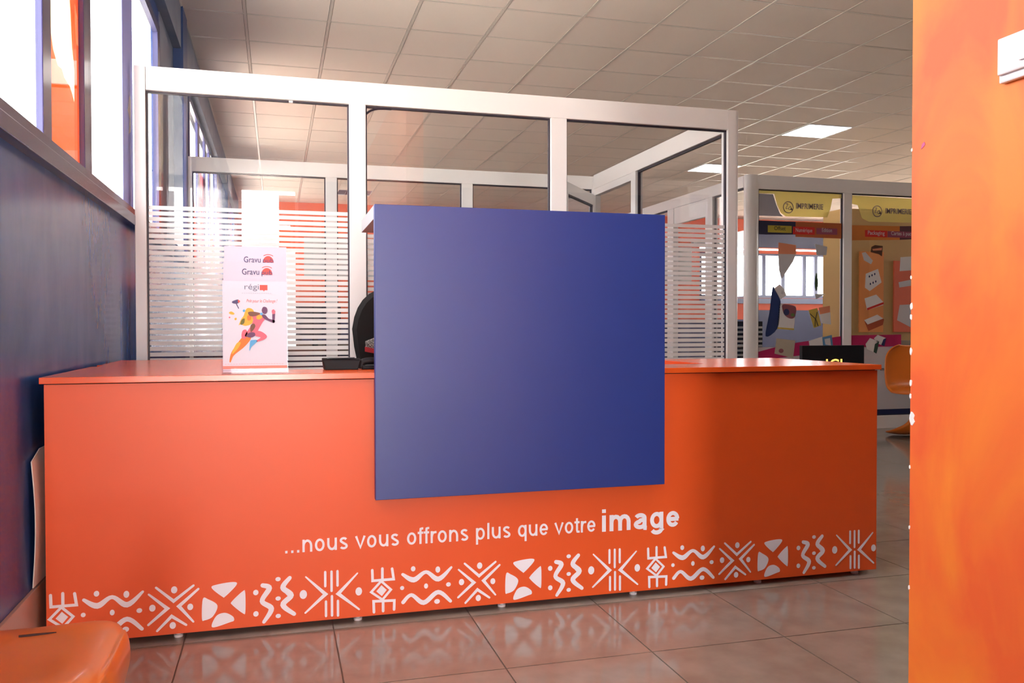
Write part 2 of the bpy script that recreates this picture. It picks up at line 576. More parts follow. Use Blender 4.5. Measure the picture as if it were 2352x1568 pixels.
obj('pillar', G().box(XW, -0.63, 12.3, 12.7, 0, 3.26), 'pillar', wl)

def strip_window(name, y0, y1, ztop, marks, label):
    """marks: list of (y_start, y_end, kind) kind m mullion / s sliding stile pair / b bright mullion."""
    g = G().box(-0.722, XW + 0.008, y0, y1, SILL + 0.055, SILL + 0.10)          # bottom rail
    g.box(-0.722, XW + 0.008, y0, y1, ztop - 0.06, ztop)
    g.box(-0.722, XW + 0.008, y0, y0 + 0.06, SILL + 0.1, ztop - 0.06).box(-0.722, XW + 0.008, y1 - 0.10, y1, SILL + 0.1, ztop - 0.06)
    w = obj(name, g, 'frame_dark', kind='structure', label=label)
    obj('window_sill', G().prism_y([(-0.722, SILL), (XW + 0.035, SILL), (XW + 0.035, SILL + 0.05), (XW + 0.008, SILL + 0.056), (-0.722, SILL + 0.056)], y0, y1), 'frame_dark', w, bevel=0.003)
    edges = [y0 + 0.06]
    for a, b, k in marks:
        if k == 'b':
            obj('mullion', G().box(-0.722, XW + 0.006, a, b, SILL + 0.06, ztop - 0.02), 'mullion', w, bevel=0.003, label='bright blue painted mullion')
        elif k == 's':
            mid = (a + b) / 2
            obj('mullion', G().box(-0.718, XW + 0.004, a, mid - 0.004, SILL + 0.08, ztop - 0.03), 'frame_blue', w, bevel=0.003)
            obj('mullion', G().box(-0.722, XW - 0.002, mid + 0.004, b, SILL + 0.08, ztop - 0.03), 'frame_dark', w, bevel=0.003)
        else:
            obj('mullion', G().box(-0.718, XW + 0.004, a, b, SILL + 0.08, ztop - 0.03), 'frame_blue', w, bevel=0.003)
        edges += [a, b]
    edges.append(y1 - 0.10)
    for k in range(0, len(edges) - 1, 2):
        obj('pane', G().box(-0.714, -0.709, edges[k], edges[k + 1], SILL + 0.09, ztop - 0.05), 'glass_win', w)
    return w
w1 = strip_window('window_1', R1[0], R1[1], TOP1, [(1.45, 1.75, 'b'), (2.945, 3.05, 'm'), (3.54, 3.70, 's'), (4.37, 4.66, 'b')],
                  'long strip of tall windows with purple-blue frames above the blue wall')
# orange film and ragged cream patch on one pane
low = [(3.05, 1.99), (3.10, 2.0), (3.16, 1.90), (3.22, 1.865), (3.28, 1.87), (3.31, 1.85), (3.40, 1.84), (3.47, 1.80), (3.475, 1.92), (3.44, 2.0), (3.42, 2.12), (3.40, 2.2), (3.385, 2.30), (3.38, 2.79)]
obj('orange_sheet', G().prism_x([(3.05, SILL + 0.09)] + low + [(3.54, 2.79), (3.54, SILL + 0.09)], -0.7185, -0.7155), 'orange_sheet', w1, label='orange film covering one window pane')
obj('cream_patch', G().prism_x(low + [(3.05, 2.79)], -0.7185, -0.7165), 'cream_film', w1, label='ragged cream patch on the orange pane')
obj('cream_patch', G().prism_x([(3.45, 2.16), (3.49, 2.12), (3.50, 2.02), (3.47, 2.02), (3.455, 2.08)], -0.7085, -0.7075), 'cream_film', w1)
obj('tape_strip', G().prism_x([(4.50, 2.03), (4.56, 2.12), (4.60, 2.1), (4.585, 1.94), (4.53, 1.92), (4.555, 2.0)], XW + 0.0065, XW + 0.0072), 'plaster', w1)
w2 = strip_window('window_2', RB[0], RB[1], TOP2, [(8.42, 8.62, 'm'), (9.25, 9.45, 's'), (9.85, 10.0, 'm')], 'strip of windows on the left wall beyond the glass office')
obj('orange_sheet', G().prism_x([(7.7, 1.6), (8.42, 1.6), (8.42, 2.0), (7.7, 2.46)], -0.7185, -0.7155), 'orange_sheet', w2)  # orange shapes painted in for a reflection on these panes
obj('orange_sheet', G().prism_x([(8.62, 1.6), (9.25, 1.6), (9.25, 2.5), (8.62, 2.6)], -0.7185, -0.7155), 'orange_sheet', w2)
obj('orange_sheet', G().prism_x([(10.02, 1.6), (10.95, 1.6), (10.95, 1.85), (10.02, 2.3)], -0.7185, -0.7155), 'orange_sheet', w2)
w3 = strip_window('window_3', RC[0], RC[1], TOP2, [(14.2, 14.35, 'm')], 'narrow window strip at the far end of the left wall')
bl = obj('baseboard_left', G().box(XW, XW + 0.012, YR, YF, 0, 0.195), 'skirt', kind='structure', bevel=0.002, label='beige tile skirting along the blue wall')

# ------------------------------------------------------------------ rear, right and far walls
EX0, EX1, EZ = -0.55, 0.345, 3.13
g = G().box(-0.9, EX0, YR - 0.2, YR, 0, 3.4).box(EX1, XR + 0.2, YR - 0.2, YR, 0, 3.4).box(EX0, EX1, YR - 0.2, YR, EZ, 3.4)
obj('wall_rear', g, 'beam_blue', kind='structure', label='grey-blue rear wall with the entrance, behind the viewer')
g = G().box(EX0, EX0 + 0.05, YR - 0.1, YR - 0.04, 0, EZ).box(EX1 - 0.05, EX1, YR - 0.1, YR - 0.04, 0, EZ).box(EX0, EX1, YR - 0.1, YR - 0.04, 0, 0.1).box(EX0, EX1, YR - 0.1, YR - 0.04, EZ - 0.05, EZ)
d1 = obj('door_1', g, 'white', kind='structure', label='tall glazed entrance door, behind the viewer')
obj('pane', G().box(EX0 + 0.05, EX1 - 0.05, YR - 0.073, YR - 0.067, 0.1, EZ - 0.05), 'glass_win', d1)
obj('notice_board', G().box(0.05, EX1 - 0.05, YR - 0.06, YR - 0.045, 2.15, 3.02), 'far_red', d1)
g = G().box(XR, XR + 0.2, YR - 0.2, YF + 0.2, 0, 1.5).box(XR, XR + 0.2, YR - 0.2, YF + 0.2, 2.9, 3.4)
g.box(XR, XR + 0.2, YR - 0.2, 5.5, 1.5, 2.9).box(XR, XR + 0.2, 13.0, YF + 0.2, 1.5, 2.9)
obj('wall_far_right', g, 'cream', kind='structure', label='cream wall on the far right side')
g = G().box(XR + 0.04, XR + 0.1, 5.5, 13.0, 1.5, 1.56).box(XR + 0.04, XR + 0.1, 5.5, 13.0, 2.84, 2.9)
w5 = obj('fill_window_5', g, 'frame_blue', kind='structure', label='unseen window strip added in the far right wall for fill light')  # unseen windows added to lighten the right side
for k in range(6):
    obj('mullion', G().box(XR + 0.04, XR + 0.1, 5.45 + 1.5 * k, 5.53 + 1.5 * k, 1.56, 2.84), 'frame_blue', w5)
for k in range(5):
    obj('pane', G().box(XR + 0.066, XR + 0.072, 5.53 + 1.5 * k, 6.95 + 1.5 * k, 1.56, 2.84), 'glass_win', w5)
WX0, WX1, WZ0, WZ1 = 8.55, 12.45, 1.58, 2.53
g = G().box(-0.9, WX0, YF, YF + 0.2, 0, 3.4).box(WX1, XR + 0.2, YF, YF + 0.2, 0, 3.4).box(WX0, WX1, YF, YF + 0.2, 0, WZ0)
g.box(WX0, WX1, YF, YF + 0.2, WZ1, 2.60).box(WX0, WX1, YF, YF + 0.2, 2.645, 3.4)
wf = obj('wall_far', g, 'far_red', kind='structure', label='red-orange painted far wall with a strip of windows')
obj('blind_box', G().box(WX0 - 0.2, 9.8, YF - 0.12, YF, 2.66, 2.78), 'curtain', wf)
obj('dado', G().box(-0.6, 9.8, YF - 0.03, YF, 0, 1.12), 'far_navy', wf)
obj('dado', G().box(9.8, XR, YF - 0.03, YF, 0, 1.32), 'far_navy', wf)
obj('dark_panel', G().box(9.8, 12.4, YF - 0.02, YF, 2.66, 3.2), 'far_navy', wf)
obj('window_board', G().box(WX0, WX1, YF - 0.05, YF, 1.46, 1.57), 'frame_blue', wf)
obj('grey_band', G().box(0.5, WX0 - 0.2, YF - 0.03, YF, 1.9, 2.62), 'curtain', wf)
g = G().box(WX0, WX1, YF + 0.02, YF + 0.08, WZ0, WZ0 + 0.06).box(WX0, WX1, YF + 0.02, YF + 0.08, WZ1 - 0.04, WZ1)
g.box(WX0, WX0 + 0.06, YF + 0.02, YF + 0.08, WZ0, WZ1).box(WX1 - 0.06, WX1, YF + 0.02, YF + 0.08, WZ0, WZ1)
w4 = obj('window_4', g, 'frame_blue', kind='structure', label='strip of bright windows in the far wall')
xs = [WX0 + 0.06]
for x in (8.83, 9.30, 10.05, 10.52, 11.05, 11.34, 11.80):
    obj('mullion', G().box(x, x + 0.08, YF + 0.02, YF + 0.08, WZ0 + 0.06, WZ1 - 0.04), 'frame_blue', w4)
    xs += [x, x + 0.08]
xs.append(WX1 - 0.06)
for k in range(0, len(xs) - 1, 2):
    obj('pane', G().box(xs[k], xs[k + 1], YF + 0.05, YF + 0.056, WZ0 + 0.06, WZ1 - 0.04), 'glass_win', w4)
obj('outdoor_ground', G().box(-30, 40, -40, 50, -0.5, -0.3), 'ground', kind='structure', label='pale ground outside the building')

# near orange wall on the right
NX, NY = 1.16, 1.34
wr = obj('wall_right', G().box(NX, NX + 0.16, YR, NY, 0, 3.36), 'wall_orange', kind='structure', label='mottled bright orange painted wall at the right edge')
def chip(y, z, w, h, seed):
    rnd = random.Random(seed)
    pts = [(y - w * (0.5 + 0.5 * math.cos(a)) * rnd.uniform(0.7, 1.1), z + h * math.sin(a) * rnd.uniform(0.75, 1.1)) for a in [2 * math.pi * k / 10 for k in range(10)]]
    pts = [(min(p[0], NY + 0.001), p[1]) for p in pts]
    obj('plaster_chip', G().prism_x(pts, NX - 0.0015, NX + 0.004), 'plaster', wr)
chip(NY + 0.001, 0.793, 0.014, 0.013, 1)
for k, (z, w) in enumerate(((1.005, .004), (0.985, .003), (0.92, .004), (0.86, .004), (0.835, .003), (1.06, .002), (0.70, .002), (0.585, .002), (0.47, .0025), (1.30, .002))):
    chip(NY + 0.001, z, w * 1.6, w * 1.8, 10 + k)
obj('paint_smudge', G().prism_x([(1.316, 1.297), (1.310, 1.300), (1.306, 1.304), (1.308, 1.309), (1.314, 1.306)], NX - 0.0008, NX + 0.001), flat('magenta_smudge', (0.55, 0.10, 0.25)), wr)
sw = thing('light_switch', (NX, 1.085, 1.40), 'white plastic switch box on the orange wall', 'switch')
obj('back_box', G().box(NX - 0.010, NX, 1.035, 1.132, 1.366, 1.440), 'switch', sw, bevel=0.003)
obj('cover_plate', G().box(NX - 0.016, NX - 0.010, 1.037, 1.130, 1.378, 1.438), 'switch', sw, bevel=0.003)
obj('rocker', G().box(NX - 0.020, NX - 0.016, 1.05, 1.085, 1.390, 1.426), 'switch', sw, bevel=0.002)

# ------------------------------------------------------------------ glass partitions
def add_gasket(parent, ax, p, a0, a1, z0, z1, w=0.008, t=0.02):
    g = G()
    for (q0, q1, s0, s1) in ((a0, a1, z1 - w, z1), (a0, a1, z0, z0 + w), (a0, a0 + w, z0 + w, z1 - w), (a1 - w, a1, z0 + w, z1 - w)):
        if ax == 'x': g.box(q0, q1, p - t / 2, p + t / 2, s0, s1)
        else: g.box(p - t / 2, p + t / 2, q0, q1, s0, s1)
    return obj('gasket', g, 'gasket', parent)

YP = 4.52
# front of the glass office
fp = thing('glass_partition', (1.0, YP + 0.03, 0), 'white framed glass office front with frosted stripes behind the counter', 'partition')
posts = [(-0.668, -0.616), (0.376, 0.462), (1.492, 1.585)]
for k, (a, b) in enumerate(posts):
    obj('post', G().box(a, b, YP, YP + 0.06, 0, 2.258 if k == 0 else 2.14), 'white', fp, bevel=0.003)
g = G(); n = 10
pts = [(2.602, YP), (2.65, YP)] + [(2.65 + 0.03 * math.sin(t), YP + 0.03 - 0.03 * math.cos(t)) for t in [H * k / n for k in range(1, n + 1)]] + [(2.68, YP + 0.078), (2.602, YP + 0.078)]
obj('corner_post', g.prism_z(pts, 0, 2.258), 'white', fp, smooth=True)
obj('top_rail', G().box(-0.614, 2.602, YP, YP + 0.06, 2.140, 2.258), 'white', fp, bevel=0.003)
obj('bottom_rail', G().box(-0.616, 2.602, YP + 0.002, YP + 0.058, 0, 0.11), 'white', fp, bevel=0.003)
bays = [(-0.616, 0.376), (0.462, 1.492), (1.585, 2.602)]
stripe_proto = {}
for a, b in bays:
    pn = obj('pane', G().box(a + 0.001, b - 0.001, YP + 0.028, YP + 0.034, 0.112, 2.138), 'glass', fp)
    add_gasket(fp, 'x', YP + 0.031, a, b, 0.11, 2.14)
    pr = None
    for k in range(49):
        z = 1.574 - 0.0282 * k
        if pr is None:
            pr = obj('frosted_stripe', G().box(a + 0.008, b - 0.008, YP + 0.0262, YP + 0.0278, z - 0.0193, z), 'frost', pn)
        else:
            like(pr, 'frosted_stripe', ((a + b) / 2, YP + 0.027, z - 0.0193 / 2), pn)
obj('loose_gasket', G().tube(smooth_path([(0.464, YP + 0.02, 2.095), (0.49, YP + 0.018, 2.115), (0.53, YP + 0.02, 2.128), (0.60, YP + 0.024, 2.132)], 5), 0.006, 6), 'gasket', fp, smooth=True)
obj('screw', G().box(0.07, 0.09, YP + 0.02, YP + 0.03, 2.13, 2.14), 'steel', fp)

# back of the glass office
YB = 6.773
bp = thing('glass_partition', (1.0, YB + 0.03, 0), 'grey looking rear glass partition of the office, seen through the front panes', 'partition')
for a, b in ((-0.651, -0.602), (0.379, 0.466), (1.468, 1.559)):
    obj('post', G().box(a, b, YB, YB + 0.06, 0, 2.25 if a < 0 else 2.14), 'white', bp, bevel=0.003)
obj('post', G().box(2.602, 2.68, YB, YB + 0.06, 0, 2.25), 'white', bp, bevel=0.003)
obj('top_rail', G().box(-0.602, 2.602, YB, YB + 0.06, 2.14, 2.25), 'white', bp, bevel=0.003)
obj('bottom_rail', G().box(-0.602, 2.602, YB, YB + 0.06, 0, 0.11), 'white', bp, bevel=0.003)
for a, b in ((-0.602, 0.379), (0.466, 1.468), (1.559, 2.602)):
    obj('pane', G().box(a, b, YB + 0.028, YB + 0.034, 0.11, 2.14), 'glass', bp)
    add_gasket(bp, 'x', YB + 0.031, a, b, 0.11, 2.14)

# right side of the glass office with a doorway
sp = thing('glass_partition', (2.65, 5.65, 0), 'white framed side of the glass office running back from its round corner post', 'partition')
SX0, SX1 = 2.614, 2.674
obj('top_rail', G().box(SX0, SX1, YP + 0.08, YB, 2.140, 2.258), 'white', sp, bevel=0.003)
obj('post', G().box(SX0, SX1, 5.90, 5.985, 0, 2.14), 'white', sp, bevel=0.003)
obj('bottom_rail', G().box(SX0, SX1, YP + 0.08, 5.90, 0, 0.11), 'white', sp, bevel=0.003)
obj('door_header', G().box(SX0 + 0.005, SX1 - 0.005, 5.985, YB, 2.085, 2.14), 'white', sp)
obj('pane', G().box(2.641, 2.647, YP + 0.08, 5.90, 0.11, 2.14), 'glass', sp)
add_gasket(sp, 'y', 2.644, YP + 0.08, 5.90, 0.11, 2.14, w=0.011)

# open door leaf
hx, hy, lx, ly = 2.600, 6.735, 2.115, 6.115
ang = math.atan2(ly - hy, lx - hx)
LW = math.hypot(lx - hx, ly - hy)
dl = thing('door_leaf', (hx, hy, 0.01), 'open white framed glass door swung into the office', 'door', rotz=ang)
obj('hinge_stile', G().box(0.0, 0.065, -0.02, 0.02, 0, 2.07), 'white', dl, local=True, bevel=0.003)
obj('lock_stile', G().box(LW - 0.065, LW, -0.02, 0.02, 0, 2.07), 'white', dl, local=True, bevel=0.003)
obj('top_rail', G().box(0.065, LW - 0.065, -0.02, 0.02, 1.98, 2.07), 'white', dl, local=True, bevel=0.003)
obj('bottom_rail', G().box(0.065, LW - 0.065, -0.02, 0.02, 0, 0.12), 'white', dl, local=True, bevel=0.003)
obj('pane', G().box(0.065, LW - 0.065, -0.003, 0.003, 0.12, 1.98), 'glass', dl, local=True)
g = G()
for (q0, q1, s0, s1) in ((0.065, LW - 0.065, 1.97, 1.98), (0.065, 0.073, 0.12, 1.97), (LW - 0.073, LW - 0.065, 0.12, 1.97)):
    g.box(q0, q1, -0.012, 0.012, s0, s1)
obj('gasket', g, 'gasket', dl, local=True)
obj('handle', G().tube([(LW - 0.03, 0.02, 1.0), (LW - 0.03, 0.06, 1.0), (LW - 0.14, 0.06, 1.0)], 0.009, 8), 'steel', dl, local=True, smooth=True)

# second glass room with printed panes
Y3 = 6.77
rp = thing('glass_partition', (5.6, Y3 + 0.03, 0), 'white framed glass front covered with printed product stickers', 'partition')
BT, BB = 2.338, 2.212
n = 16
pts = [(4.155 + 0.07 * math.cos(2 * math.pi * k / n), Y3 + 0.04 + 0.05 * math.sin(2 * math.pi * k / n)) for k in range(n)]
obj('corner_post', G().prism_z(pts, 0, BT), 'white', rp, smooth=True)
obj('top_rail', G().box(4.20, 8.0, Y3, Y3 + 0.06, BB, BT), 'white', rp, bevel=0.003)
obj('bottom_rail', G().box(4.20, 8.0, Y3, Y3 + 0.06, 0, 0.12), 'white', rp, bevel=0.003)
P3 = [(5.108, 5.195), (6.16, 6.25), (7.1, 7.19)]
for a, b in P3:
    obj('post', G().box(a, b, Y3, Y3 + 0.06, 0.12, BB), 'white', rp, bevel=0.003)
ed = [4.215, 5.108, 5.195, 6.16, 6.25, 7.1, 7.19, 8.0]
for k in range(0, 8, 2):
    obj('pane', G().box(ed[k], ed[k + 1], Y3 + 0.028, Y3 + 0.034, 0.12, BB), 'glass', rp)
    add_gasket(rp, 'x', Y3 + 0.031, ed[k], ed[k + 1], 0.12, BB)
    if k < 6:
        obj('lower_white_film', G().box(ed[k] + 0.008, ed[k + 1] - 0.008, Y3 + 0.0270, Y3 + 0.0278, 0.178, 0.78), flat('white_lower_print', (0.55, 0.53, 0.56)), rp)
        obj('navy_strip', G().box(ed[k] + 0.008, ed[k + 1] - 0.008, Y3 + 0.022, Y3 + 0.0275, 0.122, 0.177), flat('navy_print', (0.012, 0.016, 0.07)), rp)
# side of that room, running back
s2 = thing('glass_partition', (4.13, 10.0, 0), 'white framed glass side of the printed room running to the back', 'partition')
obj('top_rail', G().box(4.10, 4.16, Y3 + 0.09, 13.5, BB + 0.02, BT), 'white', s2, bevel=0.003)
ys = [(7.42, 7.56), (8.26, 8.40), (9.6, 9.7), (11.0, 11.1), (12.3, 12.4)]
for a, b in ys:
    obj('post', G().box(4.10, 4.16, a, b, 0, BB + 0.02), 'white', s2, bevel=0.003)
obj('door_header', G().box(4.11, 4.15, 7.56, 8.26, 2.06, BB + 0.02), 'white', s2)
e2 = [Y3 + 0.09, 7.42, 8.40, 9.6, 9.7, 11.0, 11.1, 12.3]
for k in range(0, 8, 2):
    obj('pane', G().box(4.127, 4.133, e2[k], e2[k + 1], 0.1, BB + 0.02), 'glass', s2)
    add_gasket(s2, 'y', 4.13, e2[k], e2[k + 1], 0.1, BB + 0.02, w=0.012)
obj('bottom_rail', G().box(4.10, 4.16, Y3 + 0.09, 7.42, 0, 0.1).box(4.10, 4.16, 8.4, 13.5, 0, 0.1), 'white', s2)

# ------------------------------------------------------------------ prints on the panes
YS = Y3 + 0.0278
def sticker(name, pts, m, layer=0, parent=rp):
    y = YS - 0.0012 * (layer + 1)
    return obj(name, G().prism_y(pts, y, y + 0.0010), m, parent)
yel = film('yellow_vinyl', (0.88, 0.82, 0.46), 0.5, clear=0.5); M['yel'] = yel
M['gry'] = film('grey_vinyl', (0.52, 0.52, 0.56), 0.5, clear=0.4)
pt = flat('purple_grey_print', (0.20, 0.17, 0.24))
sticker('yellow_header', [(4.22, 2.205), (5.1, 2.205), (5.1, 2.166), (5.0, 2.158), (4.985, 2.09), (4.977, 2.056), (4.945, 1.983), (4.507, 1.976), (4.453, 2.006), (4.416, 2.075), (4.384, 2.177), (4.22, 2.178)], yel)
sticker('grey_header', [(4.22, 2.174), (4.371, 2.172), (4.407, 2.075), (4.444, 2.001), (4.475, 1.975), (4.22, 1.974)], 'gry')
sticker('yellow_header', [(5.2, 2.198), (6.15, 2.19), (6.15, 1.964), (5.397, 1.957), (5.324, 1.987), (5.276, 2.108), (5.2, 2.121)], yel)
for cx, cz in ((4.53, 2.06), (5.493, 2.058)):
    g = G(); ring(g, cx, cz, 0.055, 0.008, YS - 0.003, YS - 0.0024)
    stroke(g, smooth_path([(cx - 0.025, cz + 0.03), (cx - 0.005, cz + 0.03), (cx - 0.025, cz - 0.01), (cx - 0.01, cz - 0.012)], 4), [0.006] * 13, YS - 0.003, YS - 0.0024)
    stroke(g, smooth_path([(cx + 0.02, cz + 0.008), (cx + 0.0, cz - 0.012), (cx + 0.018, cz - 0.02), (cx + 0.03, cz - 0.005), (cx + 0.022, cz + 0.012), (cx + 0.045, cz - 0.025)], 4), [0.006] * 21, YS - 0.003, YS - 0.0024)
    obj('round_emblem', g, pt, rp)
text('imprimerie_lettering', 'IMPRIMERIE', pt, rp, 4.611, 4.90, 2.052, 0.05, YS - 0.0024, ref='I', bold=0.015)
text('imprimerie_lettering', 'IMPRIMERIE', pt, rp, 5.585, 5.88, 2.042, 0.05, YS - 0.0024, ref='I', bold=0.015)
sticker('navy_reflection', [(4.22, 1.931), (4.608, 1.931), (4.608, 1.812), (4.22, 1.805)], flat('navy_reflection_tone', (0.02, 0.02, 0.05)))  # navy and orange tones imitate a reflection on the glass
sticker('orange_band', [(4.608, 1.931), (5.1, 1.931), (5.1, 1.789), (4.608, 1.792)], flat('rust_reflection_tone', (0.46, 0.12, 0.04)))  # orange part of the same painted reflection
sticker('orange_band', [(5.2, 1.918), (5.749, 1.925), (5.75, 1.795), (5.2, 1.776)], flat('bright_orange_print', (0.62, 0.20, 0.04)))
sticker('dark_band', [(5.749, 1.925), (6.139, 1.94), (6.14, 1.82), (5.75, 1.795)], flat('maroon_print', (0.12, 0.04, 0.05)))
def plate(name, x0, x1, z0, z1, m, body, tm):
    sticker(name, [(x0, z0), (x1, z0), (x1, z1), (x0, z1)], m, 1)
    text(name + '_lettering', body, tm, rp, x0 + (x1 - x0) * (0.12 if len(body) > 7 else 0.26), x1 - (x1 - x0) * (0.12 if len(body) > 7 else 0.26), z0 + 0.022, 0.024, YS - 0.0036, ref='x', bold=0.006)
txw = flat('pale_print', (0.60, 0.52, 0.55))
plate('yellow_plate', 4.318, 4.567, 1.826, 1.89, flat('olive_yellow_print', (0.46, 0.38, 0.05)), 'Offset', flat('dark_print', (0.05, 0.05, 0.03)))
plate('red_plate', 4.58, 4.811, 1.816, 1.886, flat('red_print', (0.62, 0.03, 0.025)), 'Numérique', txw)
plate('purple_plate', 4.829, 5.054, 1.823, 1.881, flat('purple_print', (0.30, 0.07, 0.12)), 'Edition', txw)
plate('red_plate', 5.359, 5.607, 1.814, 1.877, flat('red_print', (0.62, 0.03, 0.025)), 'Packaging', txw)
plate('purple_plate', 5.611, 5.938, 1.816, 1.875, flat('purple_print', (0.30, 0.07, 0.12)), 'Cartes à puce', txw)
lg = flat('light_grey_print', (0.55, 0.53, 0.55)); wt = flat('white_print', (0.72, 0.70, 0.70)); nv = flat('navy_print2', (0.02, 0.025, 0.09))
sal = flat('salmon_print', (0.66, 0.24, 0.13)); mg = flat('magenta_print', (0.40, 0.012, 0.09)); oc = flat('mustard_print', (0.55, 0.40, 0.08))
# left printed pane
sticker('poster_print', [(4.431, 1.736), (4.613, 1.717), (4.614, 1.633), (4.427, 1.633)], sal)
sticker('poster_print', [(4.427, 1.632), (4.614, 1.632), (4.582, 1.564), (4.465, 1.403), (4.437, 1.482)], lg)
sticker('notebook_print', [(4.447, 1.177), (4.616, 1.154), (4.594, 0.934), (4.421, 0.947)], wt)
sticker('notebook_picture', smooth_path([(4.48, 1.17), (4.61, 1.15), (4.605, 1.06), (4.56, 1.04), (4.50, 1.07), (4.475, 1.12)], 4, True), flat('maroon_picture', (0.25, 0.08, 0.10)), 1)
sticker('notebook_picture', ellipse(4.515, 1.10, 0.03, 0.03), nv, 2)
sticker('notebook_picture', ellipse(4.58, 1.075, 0.02, 0.015), flat('green_picture', (0.12, 0.2, 0.06)), 2)
sticker('notebook_footer', [(4.423, 0.962), (4.597, 0.95), (4.594, 0.934), (4.421, 0.947)], oc, 1)
for k in range(9):
    z = 1.16 - 0.022 * k; x = 4.444 - 0.0029 * k
    sticker('spiral_ring', [(x - 0.006, z), (x + 0.006, z), (x + 0.006, z + 0.008), (x - 0.006, z + 0.008)], nv, 1)
sticker('envelope_print', [(4.384, 1.315), (4.442, 1.355), (4.492, 1.308), (4.515, 1.253), (4.452, 1.217)], wt)
sticker('envelope_picture', [(4.47, 1.30), (4.49, 1.28), (4.48, 1.26), (4.455, 1.27)], lg, 1)
sticker('leather_folder_print', smooth_path([(4.37, 1.32), (4.40, 1.30), (4.45, 1.21), (4.45, 1.15), (4.42, 0.95), (4.30, 0.88), (4.34, 1.10)], 4, True), flat('deep_blue_print', (0.015, 0.03, 0.12)))
sticker('booklet_print', [(4.75, 1.119), (4.843, 1.139), (4.886, 0.978), (4.807, 0.954)], oc)
g = G()
for pth in ([(4.765, 1.085), (4.82, 1.04), (4.818, 0.97)], [(4.84, 1.10), (4.825, 1.04), (4.85, 0.975)]):
    stroke(g, pth, [0.008] * 3, YS - 0.0036, YS - 0.0028)
obj('booklet_ribbon', g, flat('dark_print', (0.05, 0.05, 0.03)), rp)
sticker('booklet_print', [(4.857, 1.143), (4.978, 1.16), (4.993, 0.986), (4.89, 0.998)], wt)
sticker('booklet_picture', [(4.857, 1.143), (4.978, 1.16), (4.98, 1.10), (4.87, 1.08)], sal, 1)
sticker('strip_print', [(4.816, 1.734), (4.947, 1.709), (4.938, 1.632), (4.835, 1.626)], lg)
sticker('leaf_print', smooth_path([(4.831, 1.469), (4.813, 1.368), (4.832, 1.296), (4.851, 1.369)], 4, True), flat('leaf_green_print', (0.06, 0.10, 0.05)))
sticker('triangle_print', [(4.82, 1.27), (4.93, 1.27), (4.83, 1.22)], lg)
sticker('magenta_swoosh', [(4.225, 0.738), (4.422, 0.784), (4.65, 0.822), (5.1, 0.876), (5.1, 0.742), (4.225, 0.659)], mg, 1)
sticker('paper_bag_print', [(4.413, 0.859), (4.609, 0.838), (4.587, 0.678), (4.391, 0.72)], flat('beige_print', (0.48, 0.42, 0.33)), 2)
sticker('paper_bag_picture', ellipse(4.46, 0.745, 0.025, 0.02), flat('maroon_picture', (0.25, 0.08, 0.10)), 3)
sticker('card_print', [(4.752, 0.833), (4.896, 0.873), (4.905, 0.78), (4.761, 0.785)], wt, 2)
sticker('card_print', [(4.891, 0.865), (4.999, 0.889), (5.013, 0.779), (4.91, 0.78)], flat('sky_blue_print', (0.08, 0.22, 0.42)), 2)
sticker('card_picture', [(4.92, 0.85), (4.98, 0.86), (4.99, 0.79), (4.93, 0.80)], lg, 3)
# right printed pane
sticker('mug_print', [(5.432, 1.72), (5.471, 1.738), (5.559, 1.732), (5.55, 1.633), (5.515, 1.653), (5.423, 1.671)], flat('brown_print', (0.12, 0.05, 0.03)))
sticker('mug_label', [(5.44, 1.70), (5.55, 1.715), (5.545, 1.69), (5.45, 1.685)], sal, 1)
sticker('eraser_print', [(5.327, 1.661), (5.365, 1.67), (5.448, 1.59), (5.429, 1.556), (5.351, 1.592)], lg)
sticker('folder_print', [(5.371, 1.465), (5.507, 1.513), (5.547, 1.386), (5.416, 1.302), (5.363, 1.334)], wt)
for k in range(6):
    cx, cz = 5.41 + 0.03 * (k % 3) + 0.012 * (k // 3), 1.44 + 0.012 * (k % 3) - 0.07 * (k // 3)
    sticker('folder_picture', ellipse(cx, cz, 0.007, 0.011, 8), nv, 1)
sticker('carton_print', [(5.359, 1.232), (5.489, 1.27), (5.573, 1.196), (5.568, 1.171), (5.388, 1.121)], wt)
sticker('carton_picture', [(5.385, 1.14), (5.57, 1.20), (5.573, 1.18), (5.39, 1.121)], flat('red_print', (0.62, 0.03, 0.025)), 1)
sticker('red_box_print', [(5.355, 1.027), (5.5, 1.08), (5.579, 1.035), (5.564, 0.982), (5.404, 0.924)], flat('brick_print', (0.36, 0.07, 0.03)))
sticker('red_box_lid', [(5.355, 1.027), (5.5, 1.08), (5.569, 1.043), (5.394, 0.986)], wt, 1)
sticker('magenta_swoosh', [(5.203, 0.884), (5.772, 0.89), (5.773, 0.778), (5.203, 0.77)], mg, 1)
sticker('white_box_print', [(5.371, 0.801), (5.419, 0.858), (5.522, 0.825), (5.493, 0.71), (5.386, 0.752)], wt, 2)
sticker('white_box_side', [(5.475, 0.80), (5.522, 0.825), (5.493, 0.71), (5.46, 0.725)], flat('dark_green_print', (0.03, 0.06, 0.04)), 3)
sticker('white_box_print', [(5.463, 0.854), (5.506, 0.887), (5.6, 0.857), (5.581, 0.779), (5.522, 0.8)], wt, 2)
sticker('white_box_side', [(5.57, 0.845), (5.6, 0.857), (5.581, 0.779), (5.545, 0.79)], nv, 3)
sticker('bottle_print', [(5.761, 1.629), (5.89, 1.64), (5.891, 1.507), (5.752, 1.496)], wt)
sticker('bottle_print', [(5.74, 1.39), (5.90, 1.42), (5.90, 1.36), (5.75, 1.34)], lg)
sticker('towel_print', [(5.755, 1.173), (5.944, 1.182), (5.946, 0.931), (5.726, 1.027)], lg)
